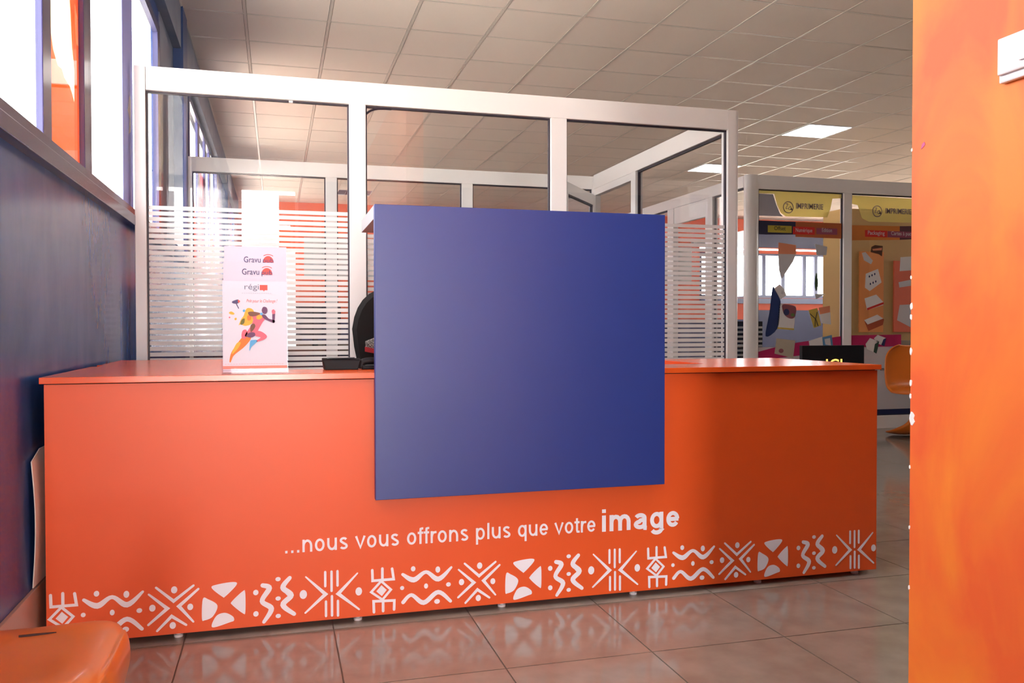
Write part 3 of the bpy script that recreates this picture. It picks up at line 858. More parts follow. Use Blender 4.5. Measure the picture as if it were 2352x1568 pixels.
text('panel_lettering', 'imoris', flat('dark_print', (0.05, 0.05, 0.03)), rp, 5.535, 5.65, 0.548, 0.022, YS - 0.0055, ref='x', bold=0.01)

# inside the printed room
ow = thing('storage_wall', (6.9, 8.6, 0), 'ochre storage wall with an orange door behind the printed glass', 'cupboard')
obj('carcass', G().box(6.42, 9.2, 8.5, 8.9, 0, 2.35), 'ochre', ow)
obj('door', G().box(6.62, 6.95, 8.48, 8.5, 0.9, 1.85), 'door_or', ow)
obj('door', G().box(7.1, 7.5, 8.48, 8.5, 0.9, 1.75), 'far_red', ow)
obj('plinth', G().box(6.42, 9.2, 8.47, 8.5, 0, 0.8), 'desk', ow)
lc = thing('louvred_cabinet', (5.4, 9.0, 0), 'dark slatted cabinet seen in the gap beside the corner post', 'cabinet')
obj('body', G().box(5.15, 5.65, 9.0, 9.5, 0, 1.03), 'black', lc)
for k in range(16):
    obj('slat', G().box(5.16, 5.64, 8.985, 9.0, 0.12 + 0.055 * k, 0.145 + 0.055 * k), 'curtain', lc)

# ------------------------------------------------------------------ reception counter
DF = 2.78
rc = thing('reception_counter', (0.79, 3.1, 0), 'orange reception counter with raised blue front panel, white slogan and patterned border', 'counter')
CL, CR, CB, CT = -0.664, 2.252, 0.020, 0.797
front = obj('front_panel', G().box(CL, CR, DF, DF + 0.022, CB, CT), 'orange', rc)
obj('side_panel', G().box(CL, CL + 0.022, DF + 0.022, 4.10, CB, CT), 'orange', rc)
obj('side_panel', G().box(CR - 0.022, CR, DF + 0.022, 3.49, CB, CT), 'orange', rc)
obj('reveal_strip', G().box(CL + 0.006, CR - 0.006, DF + 0.006, DF + 0.03, CT, CT + 0.0035), 'gap', rc)
pts = [(-0.673, DF - 0.018), (2.257, DF - 0.018), (2.257, 3.515), (1.645, 3.515), (1.645, 3.04), (-0.04, 3.04), (-0.04, 4.12), (-0.673, 4.12), (-0.673, 3.60), (-0.650, 3.585), (-0.650, 3.50), (-0.673, 3.485)]
obj('worktop', G().prism_z(pts, CT + 0.0035, 0.8195), 'orange_top', rc, bevel=0.0012)
obj('inner_desk', G().box(-0.04, 1.64, 3.04, 3.52, 0.70, 0.725), 'orange_top', rc)
obj('inner_panel', G().box(-0.05, -0.03, 3.04, 4.1, CB, CT), 'orange', rc)
obj('gap_shade_strip', G().box(CL + 0.03, CR - 0.03, DF + 0.055, DF + 0.07, 0.0, CB + 0.003), 'gap', rc)  # added dark strip, shades the gap under the counter
for x in (-0.3, 0.255, 0.747, 1.24, 1.75, 2.18):
    obj('levelling_foot', G().tube([(x, DF + 0.035, 0), (x, DF + 0.035, 0.008), (x, DF + 0.035, 0.008), (x, DF + 0.035, CB)], 0.012, 12, radii=[0.014, 0.014, 0.008, 0.008]), 'switch', rc, smooth=True)
for x, y in ((-0.62, 4.0), (2.2, 3.4), (1.7, 3.4), (-0.1, 4.0)):
    obj('levelling_foot', G().tube([(x, y, 0), (x, y, CB + 0.002)], 0.015, 10), 'greyboard', rc, smooth=True)
# raised blue panel and its shelf
PX0, PX1, PZ0, PZ1, PY = 0.306, 1.326, 0.408, 1.362, 2.735
bpn = obj('blue_panel', G().box(PX0, PX1, PY, PY + 0.030, PZ0, PZ1), 'blue', rc, bevel=0.0015)
obj('panel_spacer', G().box(PX0 + 0.05, PX1 - 0.05, PY + 0.030, DF, 0.45, 0.79), 'gap', rc)
obj('raised_shelf', G().box(PX0, PX1, PY + 0.030, 3.165, PZ1 - 0.045, PZ1), 'greyboard', rc, bevel=0.0015)
for x in (PX0 + 0.12, PX1 - 0.16):
    obj('shelf_support', G().box(x, x + 0.04, PY + 0.0305, 3.0, 0.8195, PZ1 - 0.045), 'greyboard', rc)
# slogan
def arc(cx, cy, rx, ry, a0, a1, n=8):
    return [(cx + rx * math.cos(math.radians(a0 + (a1 - a0) * k / n)), cy + ry * math.sin(math.radians(a0 + (a1 - a0) * k / n))) for k in range(n + 1)]
def glyph(ch, w):
    """centre lines of one sans serif letter, x-height 1; returns strokes, advance."""
    ADV = {'m': 1.62, 's': .97, 'v': .97, 'f': .55, 't': .56, 'r': .66, 'l': .45, 'i': .45, ' ': .53, '.': .50}
    W = ADV.get(ch, 1.08) + (w - 0.165) * 1.2
    b = 0.125
    L, R, T, B = b + w / 2, W - b - w / 2, 1 - w / 2, w / 2
    c = (L + R) / 2; rx = (R - L) / 2; ry = 0.5 - w / 2
    bowl = arc(c, .5, rx, ry + .01, 0, 360, 22)
    st = []
    if ch == 'n': st = [[(L, 0), (L, 1)], [(L, .5)] + arc(c, .5, rx, T - .5, 180, 0)[1:] + [(R, 0)]]
    elif ch == 'm':
        x1 = L + (R - L) / 2; q = (R - L) / 4
        st = [[(L, 0), (L, 1)], [(L, .5)] + arc(L + q, .55, q, T - .55, 180, 0)[1:] + [(x1, 0)], [(x1, .5)] + arc(x1 + q, .55, q, T - .55, 180, 0)[1:] + [(R, 0)]]
    elif ch == 'u': st = [[(R, 1), (R, 0)], [(L, 1)] + arc(c, .5, rx, .5 - B, 180, 360)]
    elif ch == 'o': st = [bowl]
    elif ch == 'p': st = [[(L, -.40), (L, 1)], bowl]
    elif ch == 'q': st = [[(R, -.40), (R, 1)], bowl]
    elif ch == 'g': st = [[(R, 1), (R, -.05)] + arc(c, -.05, rx, .36 - w / 2, 0, -160), bowl]
    elif ch == 'e': st = [[(L, .5), (R + w * .3, .5)], arc(c, .5, rx, ry, 0, 325, 20)]
    elif ch == 's': st = [arc(c, .735, rx * .92, .265 - w / 2, 25, 205, 8) + [(c, .505)] + arc(c, .27, rx * .98, .27 - w / 2, 40, -155, 10)]
    elif ch == 'v': st = [[(L - .11, 1), (c, .06), (R + .11, 1)]]
    elif ch == 'f': st = [[(W - .02, 1.37 - w / 2), (.40, 1.37 - w / 2), (.30, 1.25), (.28, 1.1), (.28, 0)], [(.02, 1 - w / 2.4), (W - .03, 1 - w / 2.4)]]
    elif ch == 't': st = [[(.28, 1.28), (.28, .25), (.33, .1), (.42, w / 2), (W - .02, w / 2)], [(.02, 1 - w / 2.4), (W - .03, 1 - w / 2.4)]]
    elif ch == 'r': st = [[(L, 0), (L, 1)], [(L, .5), (L + .06, .74), (L + .17, .88), (W - .0, 1 - w / 2)]]
    elif ch == 'l': st = [[(W / 2, 0), (W / 2, 1.38)]]
    elif ch == 'i': st = [[(W / 2, 0), (W / 2, 1)], [(W / 2, 1.16), (W / 2, 1.38)]]
    elif ch == 'a': st = [arc(c, .70, rx * .9, .30 - w / 2, 165, 0, 8) + [(c + rx * .9, .2), (c + rx * .98, .06), (R + .12, .05)],
                          [(c + rx * .9, .60), (c, .545)] + arc(c - .02, .30, rx * .93, .30 - w / 2, 100, 330, 12) + [(c + rx * .9, .36)]]
    elif ch == '.': st = [[(W / 2, 0), (W / 2, w * 1.1)]]
    return st, W
def word_run(words, w, x0, x1, zb, xh):
    sp = 0.53
    tot = sum(sum(glyph(ch, w)[1] for ch in wd) for wd in words) + sp * (len(words) - 1)
    sx = (x1 - x0) / tot
    x = 0; lay = 0
    for wd in words:
        g = G()
        for ch in wd:
            st, adv = glyph(ch, w)
            for q in st:
                P = [(x0 + (x + p[0]) * sx, zb + p[1] * xh) for p in q]
                lay += 1; ya = my0 - 0.00012 * (lay % 9)
                closed = (abs(P[0][0] - P[-1][0]) + abs(P[0][1] - P[-1][1])) < 1e-6
                if closed:
                    cx = sum(p[0] for p in P[:-1]) / (len(P) - 1); cz = sum(p[1] for p in P[:-1]) / (len(P) - 1)
                    hw = w * xh / 2
                    rx_ = max(p[0] for p in P) - cx; rz_ = max(p[1] for p in P) - cz
                    for k in range(len(P) - 1):
                        def off(p, s_): return (cx + (p[0] - cx) * (1 + s_ * hw / rx_), cz + (p[1] - cz) * (1 + s_ * hw / rz_))
                        g.prism_y([off(P[k], 1), off(P[k + 1], 1), off(P[k + 1], -1), off(P[k], -1)], ya, my1)
                else:
                    hw = w * xh / 2; k_ = len(P); Lq = []; Rq = []
                    for i_ in range(k_):
                        ta = (Vector(P[i_]) - Vector(P[i_ - 1])).normalized() if i_ else None
                        tb = (Vector(P[i_ + 1]) - Vector(P[i_])).normalized() if i_ < k_ - 1 else None
                        t_ = tb if ta is None else ta if tb is None else (ta + tb).normalized()
                        m_ = 1 / max(0.6, t_.dot(ta)) if ta is not None else 1
                        nn = Vector((-t_.y, t_.x)) * hw * m_
                        Lq.append(Vector(P[i_]) + nn); Rq.append(Vector(P[i_]) - nn)
                    for i_ in range(k_ - 1):
                        g.prism_y([tuple(Lq[i_]), tuple(Lq[i_ + 1]), tuple(Rq[i_ + 1]), tuple(Rq[i_])], ya, my1)
            x += adv
        x += sp
        obj('slogan_word', g, 'print', rc)
my0, my1 = DF - 0.0010, DF - 0.0004
word_run(['...nous', 'vous', 'offrons', 'plus', 'que', 'votre'], 0.18, 0.018, 1.085, 0.2455, 0.0400)
word_run(['image'], 0.255, 1.098, 1.412, 0.2425, 0.0575)
# patterned border
MO = {"F":{"e":[[0.079,0.109,0.0116,0.0145],[0.255,0.104,0.0107,0.0136]],"s":[[[[0.087,0.165],[0.149,0.104],[0.085,0.049]],[0.0048,0.0116,0.0058]],[[[0.251,0.164],[0.189,0.102],[0.256,0.045]],[0.0048,0.0116,0.0058]],[[[0.148,0.176],[0.148,0.13]],[0.0077,0.0077]],[[[0.168,0.176],[0.168,0.113]],[0.0077,0.0077]],[[[0.187,0.176],[0.187,0.129]],[0.0077,0.0077]],[[[0.15,0.08],[0.15,0.033]],[0.0077,0.0077]],[[[0.169,0.096],[0.169,0.033]],[0.0077,0.0077]],[[[0.188,0.079],[0.188,0.031]],[0.0077,0.0077]]]},
"A":{"s":[[[[0.299,0.17],[0.3,0.135],[0.369,0.135],[0.364,0.17]],[0.0087]*4],[[[0.332,0.173],[0.332,0.133]],[0.0087]*2],[[[0.304,0.031],[0.303,0.067],[0.371,0.064],[0.37,0.034]],[0.0087]*4],[[[0.334,0.066],[0.334,0.032]],[0.0087]*2]],"r":[[[[0.328,0.133],[0.361,0.101],[0.332,0.069],[0.294,0.098]],0.0073]],"p":[[[0.329,0.118],[0.346,0.101],[0.33,0.082],[0.312,0.099]]]},
"B":{"e":[[0.434,0.164,0.0077,0.0087],[0.517,0.155,0.0082,0.0107],[0.397,0.103,0.0068,0.0068],[0.477,0.103,0.0068,0.0087],[0.553,0.102,0.0082,0.0073],[0.514,0.048,0.0097,0.0082]],"w":[[[[0.399,0.148],[0.436,0.127],[0.477,0.15],[0.519,0.123],[0.563,0.159]],[0.0097,0.0174,0.0116,0.0165,0.0077]],[[[0.4,0.055],[0.428,0.077],[0.469,0.048],[0.518,0.079],[0.56,0.045]],[0.0126,0.0116,0.0155,0.0145,0.0107]]]},
"C":{"e":[[0.661,0.157,0.0092,0.0111],[0.598,0.106,0.0092,0.0107],[0.707,0.1,0.0087,0.0102],[0.656,0.047,0.0092,0.0107]],"s":[[[[0.609,0.168],[0.659,0.122],[0.717,0.166]],[0.0068,0.0097,0.0068]],[[[0.588,0.149],[0.641,0.101],[0.586,0.055]],[0.0058,0.0107,0.0068]],[[[0.731,0.154],[0.674,0.105],[0.716,0.053]],[0.0068,0.0107,0.0058]],[[[0.611,0.034],[0.653,0.076],[0.695,0.045]],[0.0068,0.0097,0.0068]]]},
"D":{"b":[[[0.78,0.154],[0.796,0.163],[0.845,0.167],[0.854,0.157],[0.821,0.124],[0.811,0.124]],[[0.754,0.121],[0.77,0.119],[0.797,0.097],[0.783,0.064],[0.759,0.054],[0.751,0.06]],[[0.872,0.135],[0.88,0.131],[0.88,0.069],[0.872,0.066],[0.841,0.095],[0.84,0.106]],[[0.781,0.03],[0.793,0.064],[0.819,0.072],[0.842,0.059],[0.846,0.046],[0.834,0.041]]]},
"E":{"e":[[0.913,0.128,0.0082,0.0087],[0.913,0.06,0.0082,0.0087],[0.981,0.165,0.0082,0.0068],[0.981,0.103,0.0082,0.0068],[0.981,0.047,0.0082,0.0068]],"w":[[[[0.934,0.149],[0.954,0.138],[0.932,0.099],[0.96,0.072],[0.937,0.032]],[0.0136,0.0165,0.0145,0.0165,0.0107]],[[[1.017,0.166],[0.996,0.137],[1.021,0.11],[0.996,0.081],[1.03,0.049]],[0.0126,0.0165,0.0165,0.0165,0.0126]]]}}
OFF = {'A': (-0.951, 0, 0.984), 'B': (-0.961, 0, 0.984), 'C': (-0.969, 0, 0.982), 'D': (-0.979, 0, 0.977), 'E': (-0.980, 0, 0.990), 'F': (0, 0.986, 1.984)}
for key, md in MO.items():
    g = G()
    for cx, cz, rx, rz in md.get('e', []): g.prism_y(ellipse(cx, cz, rx, rz), my0, my1)
    for n_, (pts, ws) in enumerate(md.get('s', [])): stroke(g, pts, ws, my0 - 0.0001 * n_, my1, cap=3)
    for pts, ws in md.get('w', []):
        sm = smooth_path([(p[0], p[1], w) for p, w in zip(pts, ws)], 7)
        stroke(g, [p[:2] for p in sm], [p[2] for p in sm], my0, my1)
    for pts, w in md.get('r', []):
        k = len(pts); c = Vector((sum(p[0] for p in pts) / k, sum(p[1] for p in pts) / k))
        out = [c + (Vector(p) - c) * 1.13 for p in pts]; inn = [c + (Vector(p) - c) * 0.80 for p in pts]
        for i in range(k):
            j = (i + 1) % k
            g.prism_y([tuple(out[i]), tuple(out[j]), tuple(inn[j]), tuple(inn[i])], my0 - 0.0006, my1)
    for pts in md.get('p', []): g.prism_y([tuple(p) for p in pts], my0, my1)
    for pts in md.get('b', []): g.prism_y(smooth_path([tuple(p) for p in pts], 6, True), my0, my1)
    first = obj('border_motif', g, 'print', rc)
    base = first.location.copy() + wloc(rc)
    for n, dx in enumerate(OFF[key]):
        if n == 0: first.location.x += dx
        else: like(first, 'border_motif', base + Vector((dx, 0, 0)), rc)

# ------------------------------------------------------------------ leaflets in an acrylic holder
LX0, LX1 = -0.162, 0.034
hd = thing('leaflet_holder', (-0.064, 2.84, 0.8195), 'clear acrylic leaflet holder standing on the left of the counter', 'holder')
zt = 0.8195
obj('base', G().box(LX0 - 0.002, LX1 + 0.002, 2.775, 2.93, zt, zt + 0.004), 'acrylic', hd)
for k, (y, z1) in enumerate(((2.781, 0.838), (2.826, 1.02), (2.871, 1.08), (2.918, 1.20))):
    obj('divider', G().box(LX0 - 0.002, LX1 + 0.002, y, y + 0.002, zt + 0.004, z1), 'acrylic', hd)
for x in (LX0 - 0.004, LX1 + 0.002):
    obj('side', G().prism_x([(2.775, zt), (2.93, zt), (2.93, 1.20), (2.90, 1.20), (2.775, 0.85)], x, x + 0.002), 'acrylic', hd)
pink = flat('leaflet_pink', (0.70, 0.62, 0.72)); navyt = flat('leaflet_navy', (0.09, 0.07, 0.17)); redt = flat('leaflet_red', (0.80, 0.10, 0.08))
def leaflet(y, z0, z1, label, paper='paper'):
    return obj('leaflet', G().box(LX0, LX1, y, y + 0.0012, z0, z1), paper, label=label, cat='leaflet', group='leaflets in the acrylic holder')
def header(lf, y, z, xoff):
    text('logo_lettering', 'Gravu', navyt, lf, -0.105 + xoff, -0.052 + xoff, z, 0.0125, y, ref='x', thick=0.0005, bold=0.006)
    g = G(); cx = -0.028 + xoff
    g.prism_y([(cx + 0.0175 * math.cos(math.pi * k / 12), z + 0.022 * math.sin(math.pi * k / 12)) for k in range(13)], y - 0.0005, y)
    obj('red_half_disc', g, redt, lf)
    g = G(); ring(g, cx, z + 0.002, 0.026, 0.002, y - 0.0005, y, 10, 0.9, 2.2)
    obj('red_arc', g, redt, lf)
    text('logo_lettering', 'pub', navyt, lf, cx - 0.0165, cx + 0.0165, z, 0.010, y - 0.0006, ref='x', thick=0.0005, bold=0.004)
lf3 = leaflet(2.905, 0.90, 1.232, 'rearmost leaflet with a logo line, topmost in the acrylic holder', pink)
header(lf3, 2.9049, 1.180, 0.004)
lf2 = leaflet(2.855, 0.87, 1.176, 'middle leaflet with a repeated logo line between the two others', pink)
header(lf2, 2.8549, 1.137, 0.0)
lf1 = leaflet(2.80, zt + 0.006, 1.113, 'front leaflet printed with a colourful splashed running figure')
YL = 2.80
PXM = 0.196 / 717
def lp(x, y): return (LX0 + (x - 88) * PXM, zt + 0.002 + (1500 - y) * 0.000279)
def pr(name, pts, col, layer=1, smooth=True):
    q = [lp(*p) for p in pts]
    if smooth: q = smooth_path(q, 5, True)
    y = YL - 0.0003 * layer
    return obj(name, G().prism_y(q, y - 0.00025, y), col, lf1)
pr('footer_band', [(88, 1415), (805, 1415), (805, 1450), (88, 1450)], flat('leaflet_coral', (0.85, 0.28, 0.22)), 1, False)
pr('footer_line', [(88, 1466), (805, 1466), (805, 1470), (88, 1470)], flat('leaflet_mauve', (0.35, 0.2, 0.3)), 1, False)
for x in range(110, 760, 30):
    pr('footer_text', [(x, 1392), (x + 20, 1392), (x + 20, 1397), (x, 1397)], flat('leaflet_rose', (0.75, 0.45, 0.5)), 1, False)
a, b = lp(330, 556), lp(490, 500)
text('logo_lettering', 'régi', flat('leaflet_slate', (0.22, 0.22, 0.30)), lf1, a[0], b[0], lp(0, 548)[1], 0.0115, YL - 0.0003, ref='x', thick=0.0004)
pr('logo_block', [(500, 497), (585, 497), (585, 556), (555, 556), (545, 572), (538, 556), (500, 556)], redt, 1, False)
for x in range(300, 620, 24):
    pr('tagline', [(x, 588), (x + 17, 588), (x + 17, 594), (x, 594)], flat('leaflet_grey', (0.55, 0.55, 0.65)), 1, False)
text('tagline_lettering', 'Prêt pour le Challenge !', flat('leaflet_script', (0.78, 0.22, 0.22)), lf1, lp(350, 0)[0], lp(695, 0)[0], lp(0, 695)[1], 0.0065, YL - 0.0003, ref='x', thick=0.0004, shear=0.3)
pr('megaphone', [(192, 690), (215, 676), (262, 665), (268, 700), (235, 712), (200, 706)], navyt)
pr('megaphone_handle', [(232, 710), (243, 706), (270, 765), (262, 770)], navyt, 1, False)
pr('megaphone_mouth', [(258, 668), (280, 680), (275, 696), (262, 700)], redt, 2)
yo = flat('splash_yellow', (0.85, 0.45, 0.05)); orr = flat('splash_orange', (0.80, 0.22, 0.04)); pk = flat('splash_pink', (0.80, 0.16, 0.22))
pu = flat('splash_purple', (0.16, 0.06, 0.14)); br = flat('splash_brown', (0.22, 0.09, 0.06)); bu = flat('splash_blue', (0.12, 0.42, 0.75)); ol = flat('splash_olive', (0.18, 0.15, 0.03))
pr('splash_cloud', [(350, 770), (395, 762), (432, 795), (425, 870), (410, 935), (340, 962), (285, 945), (265, 955), (290, 890), (320, 845)], yo)
pr('splash_cloud', [(300, 890), (330, 880), (325, 930), (295, 950), (282, 935)], ol, 2)
pr('splash_cloud', [(360, 850), (400, 840), (400, 890), (365, 900)], orr, 2)
pr('splash_drop', [(158, 812), (185, 800), (218, 822), (205, 836), (170, 828)], yo)
pr('splash_drop', [(218, 880), (238, 870), (242, 890), (226, 898)], yo)
pr('splash_drop', [(308, 790), (325, 775), (340, 792), (322, 806)], bu)
pr('splash_drop', [(155, 865), (165, 858), (174, 867), (164, 876)], pk)
pr('back_leg', [(305, 1030), (355, 1060), (400, 1100), (330, 1195), (215, 1290), (185, 1345), (172, 1374), (160, 1358), (182, 1262), (255, 1150), (298, 1090)], orr)
pr('back_leg_highlight', [(240, 1160), (285, 1150), (260, 1210), (200, 1275), (190, 1262)], yo, 2)
pr('back_leg_highlight', [(305, 1020), (345, 1005), (360, 1060), (330, 1110), (295, 1090)], pk, 2)
pr('torso', [(395, 815), (470, 815), (530, 825), (565, 870), (530, 920), (490, 990), (450, 1060), (350, 1085), (335, 1060), (400, 960), (425, 890)], pk, 2)
pr('torso_shade', [(368, 810), (420, 800), (505, 820), (450, 850), (390, 850)], br, 3)
pr('torso_shade', [(395, 960), (430, 935), (448, 965), (425, 1010), (395, 1030)], br, 3)
pr('torso_light', [(465, 850), (505, 835), (525, 865), (490, 890), (462, 880)], yo, 3)
pr('shoulder_light', [(500, 820), (525, 812), (532, 832), (510, 842)], bu, 4)
pr('upper_arm', [(520, 835), (560, 838), (600, 880), (665, 900), (655, 930), (615, 915), (560, 890), (535, 870)], pu, 3)
pr('forearm', [(640, 812), (668, 808), (666, 880), (660, 925), (640, 910)], pu, 3)
pr('fist', [(632, 790), (652, 774), (672, 795), (666, 822), (640, 825)], pk, 4)
pr('head', [(520, 785), (532, 752), (552, 745), (575, 755), (584, 785), (574, 815), (552, 828), (530, 815)], pu, 4)
pr('belt', [(352, 1062), (395, 1035), (440, 1042), (442, 1075), (395, 1096), (350, 1082)], pu, 4)
pr('front_thigh', [(440, 1050), (470, 1020), (520, 1030), (572, 1070), (570, 1100), (530, 1125), (470, 1142), (462, 1128), (505, 1095), (450, 1078)], pk, 3)
pr('front_shin', [(392, 1132), (420, 1122), (466, 1124), (458, 1150), (405, 1200), (380, 1246), (384, 1180)], bu, 3)

# ------------------------------------------------------------------ telephone items on the counter
ph = thing('card_terminal', (0.218, 3.0, 0.8195), 'black tilted desk terminal on the counter beside the leaflets', 'terminal')
g = G()
g.v = [(0.150, 2.985, 0.862), (0.282, 2.985, 0.860), (0.276, 3.03, 0.8195), (0.158, 3.03, 0.8195), (0.152, 2.968, 0.855), (0.284, 2.968, 0.853), (0.274, 2.962, 0.8195), (0.162, 2.962, 0.8195)]
g.f = [(0, 1, 2, 3), (7, 6, 5, 4), (4, 5, 1, 0), (5, 6, 2, 1), (6, 7, 3, 2), (7, 4, 0, 3)]
obj('casing', g, 'black', ph, bevel=0.004)
obj('top_edge', G().box(0.168, 0.262, 2.972, 2.982, 0.8592, 0.8625), 'screen', ph)
tl = thing('telephone', (0.32, 3.0, 0.8195), 'small black telephone handset between the terminal and the blue panel', 'telephone')
g = G().tube(smooth_path([(0.287, 2.985, 0.830), (0.292, 2.985, 0.845), (0.32, 2.985, 0.850), (0.355, 2.985, 0.846), (0.365, 2.985, 0.83)], 5), 0.012, 10)
obj('handset', g, 'black', tl, smooth=True)
obj('cradle', G().box(0.288, 0.372, 2.965, 3.03, 0.8195, 0.834), 'black', tl, bevel=0.004)

# ------------------------------------------------------------------ office chair behind the blue panel
def office_chair(cx, cy, rot):
    t = thing('office_chair', (cx, cy, 0), 'black office swivel chair half hidden behind the blue panel', 'chair', rotz=rot)
    def slab(w, h, n, f, th):
        g = G(); pts = []
        for k in range(n):
            a = 2 * math.pi * k / n
            c, s = math.cos(a), math.sin(a)
            pts.append((w * math.copysign(abs(c) ** 0.75, c), h * math.copysign(abs(s) ** 0.75, s)))
        rings = []
        for sc, d in ((0.0, -th), (0.6, -th), (0.93, -th * 0.75), (1.0, 0), (0.93, th * 0.75), (0.6, th), (0.0, th)):
            rings.append([f(p[0] * sc, p[1] * sc, d) for p in pts])
        for r in rings: g.v += r
        for i in range(len(rings) - 1):
            for k in range(n):
                k2 = (k + 1) % n
                g.f.append((i * n + k, i * n + k2, (i + 1) * n + k2, (i + 1) * n + k))
        return g
    def fb(x, z, d):
        zz = z + 0.875
        w = 1.0 - 0.28 * max(0, (0.95 - zz) / 0.4)
        return (x * w, 0.22 + d + 0.25 * x * x - 0.12 * (zz - 0.85) ** 2 * -1, zz)
    obj('backrest', slab(0.235, 0.285, 32, fb, 0.03), 'black_fab', t, local=True, smooth=True)
    obj('seat', slab(0.25, 0.24, 32, lambda x, y, d: (x, y - 0.02, 0.48 + d), 0.04), 'black_fab', t, local=True, smooth=True)
    obj('back_bracket', G().tube(smooth_path([(0, 0.05, 0.43), (0, 0.24, 0.44), (0, 0.285, 0.55), (0, 0.262, 0.75)], 5), 0.018, 8), 'black', t, local=True, smooth=True)
    obj('gas_column', G().tube([(0, 0, 0.1), (0, 0, 0.44)], 0.027, 12), 'steel', t, local=True, smooth=True)
    for k in range(5):
        a = 2 * math.pi * k / 5 + 0.3
        obj('base_leg', G().tube([(0.02 * math.cos(a), 0.02 * math.sin(a), 0.11), (0.29 * math.cos(a), 0.29 * math.sin(a), 0.075)], 0.02, 8, radii=[0.026, 0.016]), 'black', t, local=True, smooth=True)
        cxx, cyy = 0.285 * math.cos(a), 0.285 * math.sin(a)
        obj('castor', G().tube([(cxx - 0.018 * math.sin(a), cyy + 0.018 * math.cos(a), 0.03), (cxx + 0.018 * math.sin(a), cyy - 0.018 * math.cos(a), 0.03)], 0.03, 12), 'black', t, local=True, smooth=True)
    return t
office_chair(0.60, 3.80, 0.12)
# patterned garment over the chair back
g = G(); NX_, NZ_ = 8, 8
for j in range(NZ_):
    for i in range(NX_):
        u, v = i / (NX_ - 1), j / (NZ_ - 1)
        g.v.append((0.395 + 0.30 * u, 3.955 - 0.02 * math.sin(3 * u + 2 * v) - 0.03 * (1 - v), 0.875 + (0.11 * v) * (0.25 + u)  - 0.06 * u * (1 - v)))
for j in range(NZ_ - 1):
    for i in range(NX_ - 1):
        k = j * NX_ + i
        g.f.append((k, k + 1, k + NX_ + 1, k + NX_))
def solid(g, th):
    bm = bmesh.new(); vs = [bm.verts.new(p) for p in g.v]
    for f in g.f: bm.faces.new([vs[i] for i in f])
    bm.normal_update()
    bmesh.ops.solidify(bm, geom=bm.faces[:], thickness=th)
    bm.verts.index_update()
    o = G(); o.v = [tuple(v.co) for v in bm.verts]; o.f = [tuple(v.index for v in f.verts) for f in bm.faces]
    bm.free(); return o
gm = thing('garment', (0.545, 3.95, 0.80), 'grey patterned garment with a dark red hem hanging on the office chair', 'garment')
obj('cloth', solid(g, 0.008), 'pattern', gm, smooth=True)
g = G()
for i in range(NX_):
    u = i / (NX_ - 1)
    x, y, z = 0.393 + 0.30 * u, 3.923 - 0.02 * math.sin(3 * u), 0.877 - 0.06 * u
    g.v += [(x, y, z), (x, y, z - 0.022)]
for i in range(NX_ - 1): g.f.append((2 * i, 2 * i + 2, 2 * i + 3, 2 * i + 1))
obj('hem', solid(g, 0.01), 'redcloth', gm, smooth=True)

# ------------------------------------------------------------------ orange cantilever chairs
def s_chair(name, label, loc, rot, dscale=1.0, slot=False):
    t = thing(name, loc, label, 'chair', rotz=rot)
    prof = [(-0.115, .80, .185), (-0.108, .70, .212), (-0.098, .59, .224), (-0.082, .495, .228), (-0.045, .438, .224), (.03, .420, .219), (.14, .418, .216), (.25, .421, .212), (.32, .426, .198), (.37, .426, .172),
            (.402, .416, .142), (.418, .392, .122), (.412, .345, .130), (.36, .24, .165), (.28, .13, .165), (.19, .06, .19), (.08, .022, .225), (-.05, .010, .235), (-.12, .009, .20)]
    sm = smooth_path(prof, 5)
    N = 21; g = G(); m = len(sm)
    for i, (d, z, hw) in enumerate(sm):
        a = sm[max(i - 1, 0)]; b = sm[min(i + 1, m - 1)]
        tx, tz = b[0] - a[0], b[1] - a[1]
        L = math.hypot(tx, tz) or 1
        nx, nz = -tz / L, tx / L                       # toward the sitter
        f = i / (m - 1)
        edge = min(1, (i + 0.15) / 7)                  # rounded top corners
        w = hw * (1 - (1 - edge) ** 3 * 0.55)
        if f > 0.92: w *= 1 - 0.35 * ((f - 0.92) / 0.08) ** 2
        curl = (0.032 if f < 0.18 else 0.032 - 0.06 * min(1, (f - 0.18) / 0.1)) if f < 0.5 else (-0.028 - 0.025 * min(1, (f - 0.5) / 0.2) if f < 0.85 else -0.053 * max(0, (1 - f) / 0.15))
        for k in range(N):
            q = -1 + 2 * k / (N - 1)
            c = curl * abs(q) ** 5 - (0.012 * (1 - q * q) if f < 0.55 else 0)
            g.v.append((q * w, (d + nx * c) * dscale, max(0.009, z + nz * c)))
    for i in range(m - 1):
        for k in range(N - 1):
            p = i * N + k
            g.f.append((p, p + 1, p + N + 1, p + N))
    obj('shell', solid(g, 0.008), 'plastic_or', t, local=True, smooth=True, sharp=120)
    if slot:
        pts = ellipse(-0.118, 0.20, 0.0022, 0.042, 14)
        gg = G().prism_z([(p[0], p[1] * dscale) for p in pts], 0.4060, 0.4122)
        obj('drain_slot', gg, 'gap', t, local=True, label='dark drain slot in the seat')
    return t
s_chair('plastic_chair', 'orange moulded plastic chair at the bottom left corner, only its seat in view', (-0.570, 1.580, 0), -H, 0.75, True)
s_chair('plastic_chair', 'glossy orange cantilever chair in front of the printed glass room', (5.42, 6.22, 0), math.pi - 0.25)

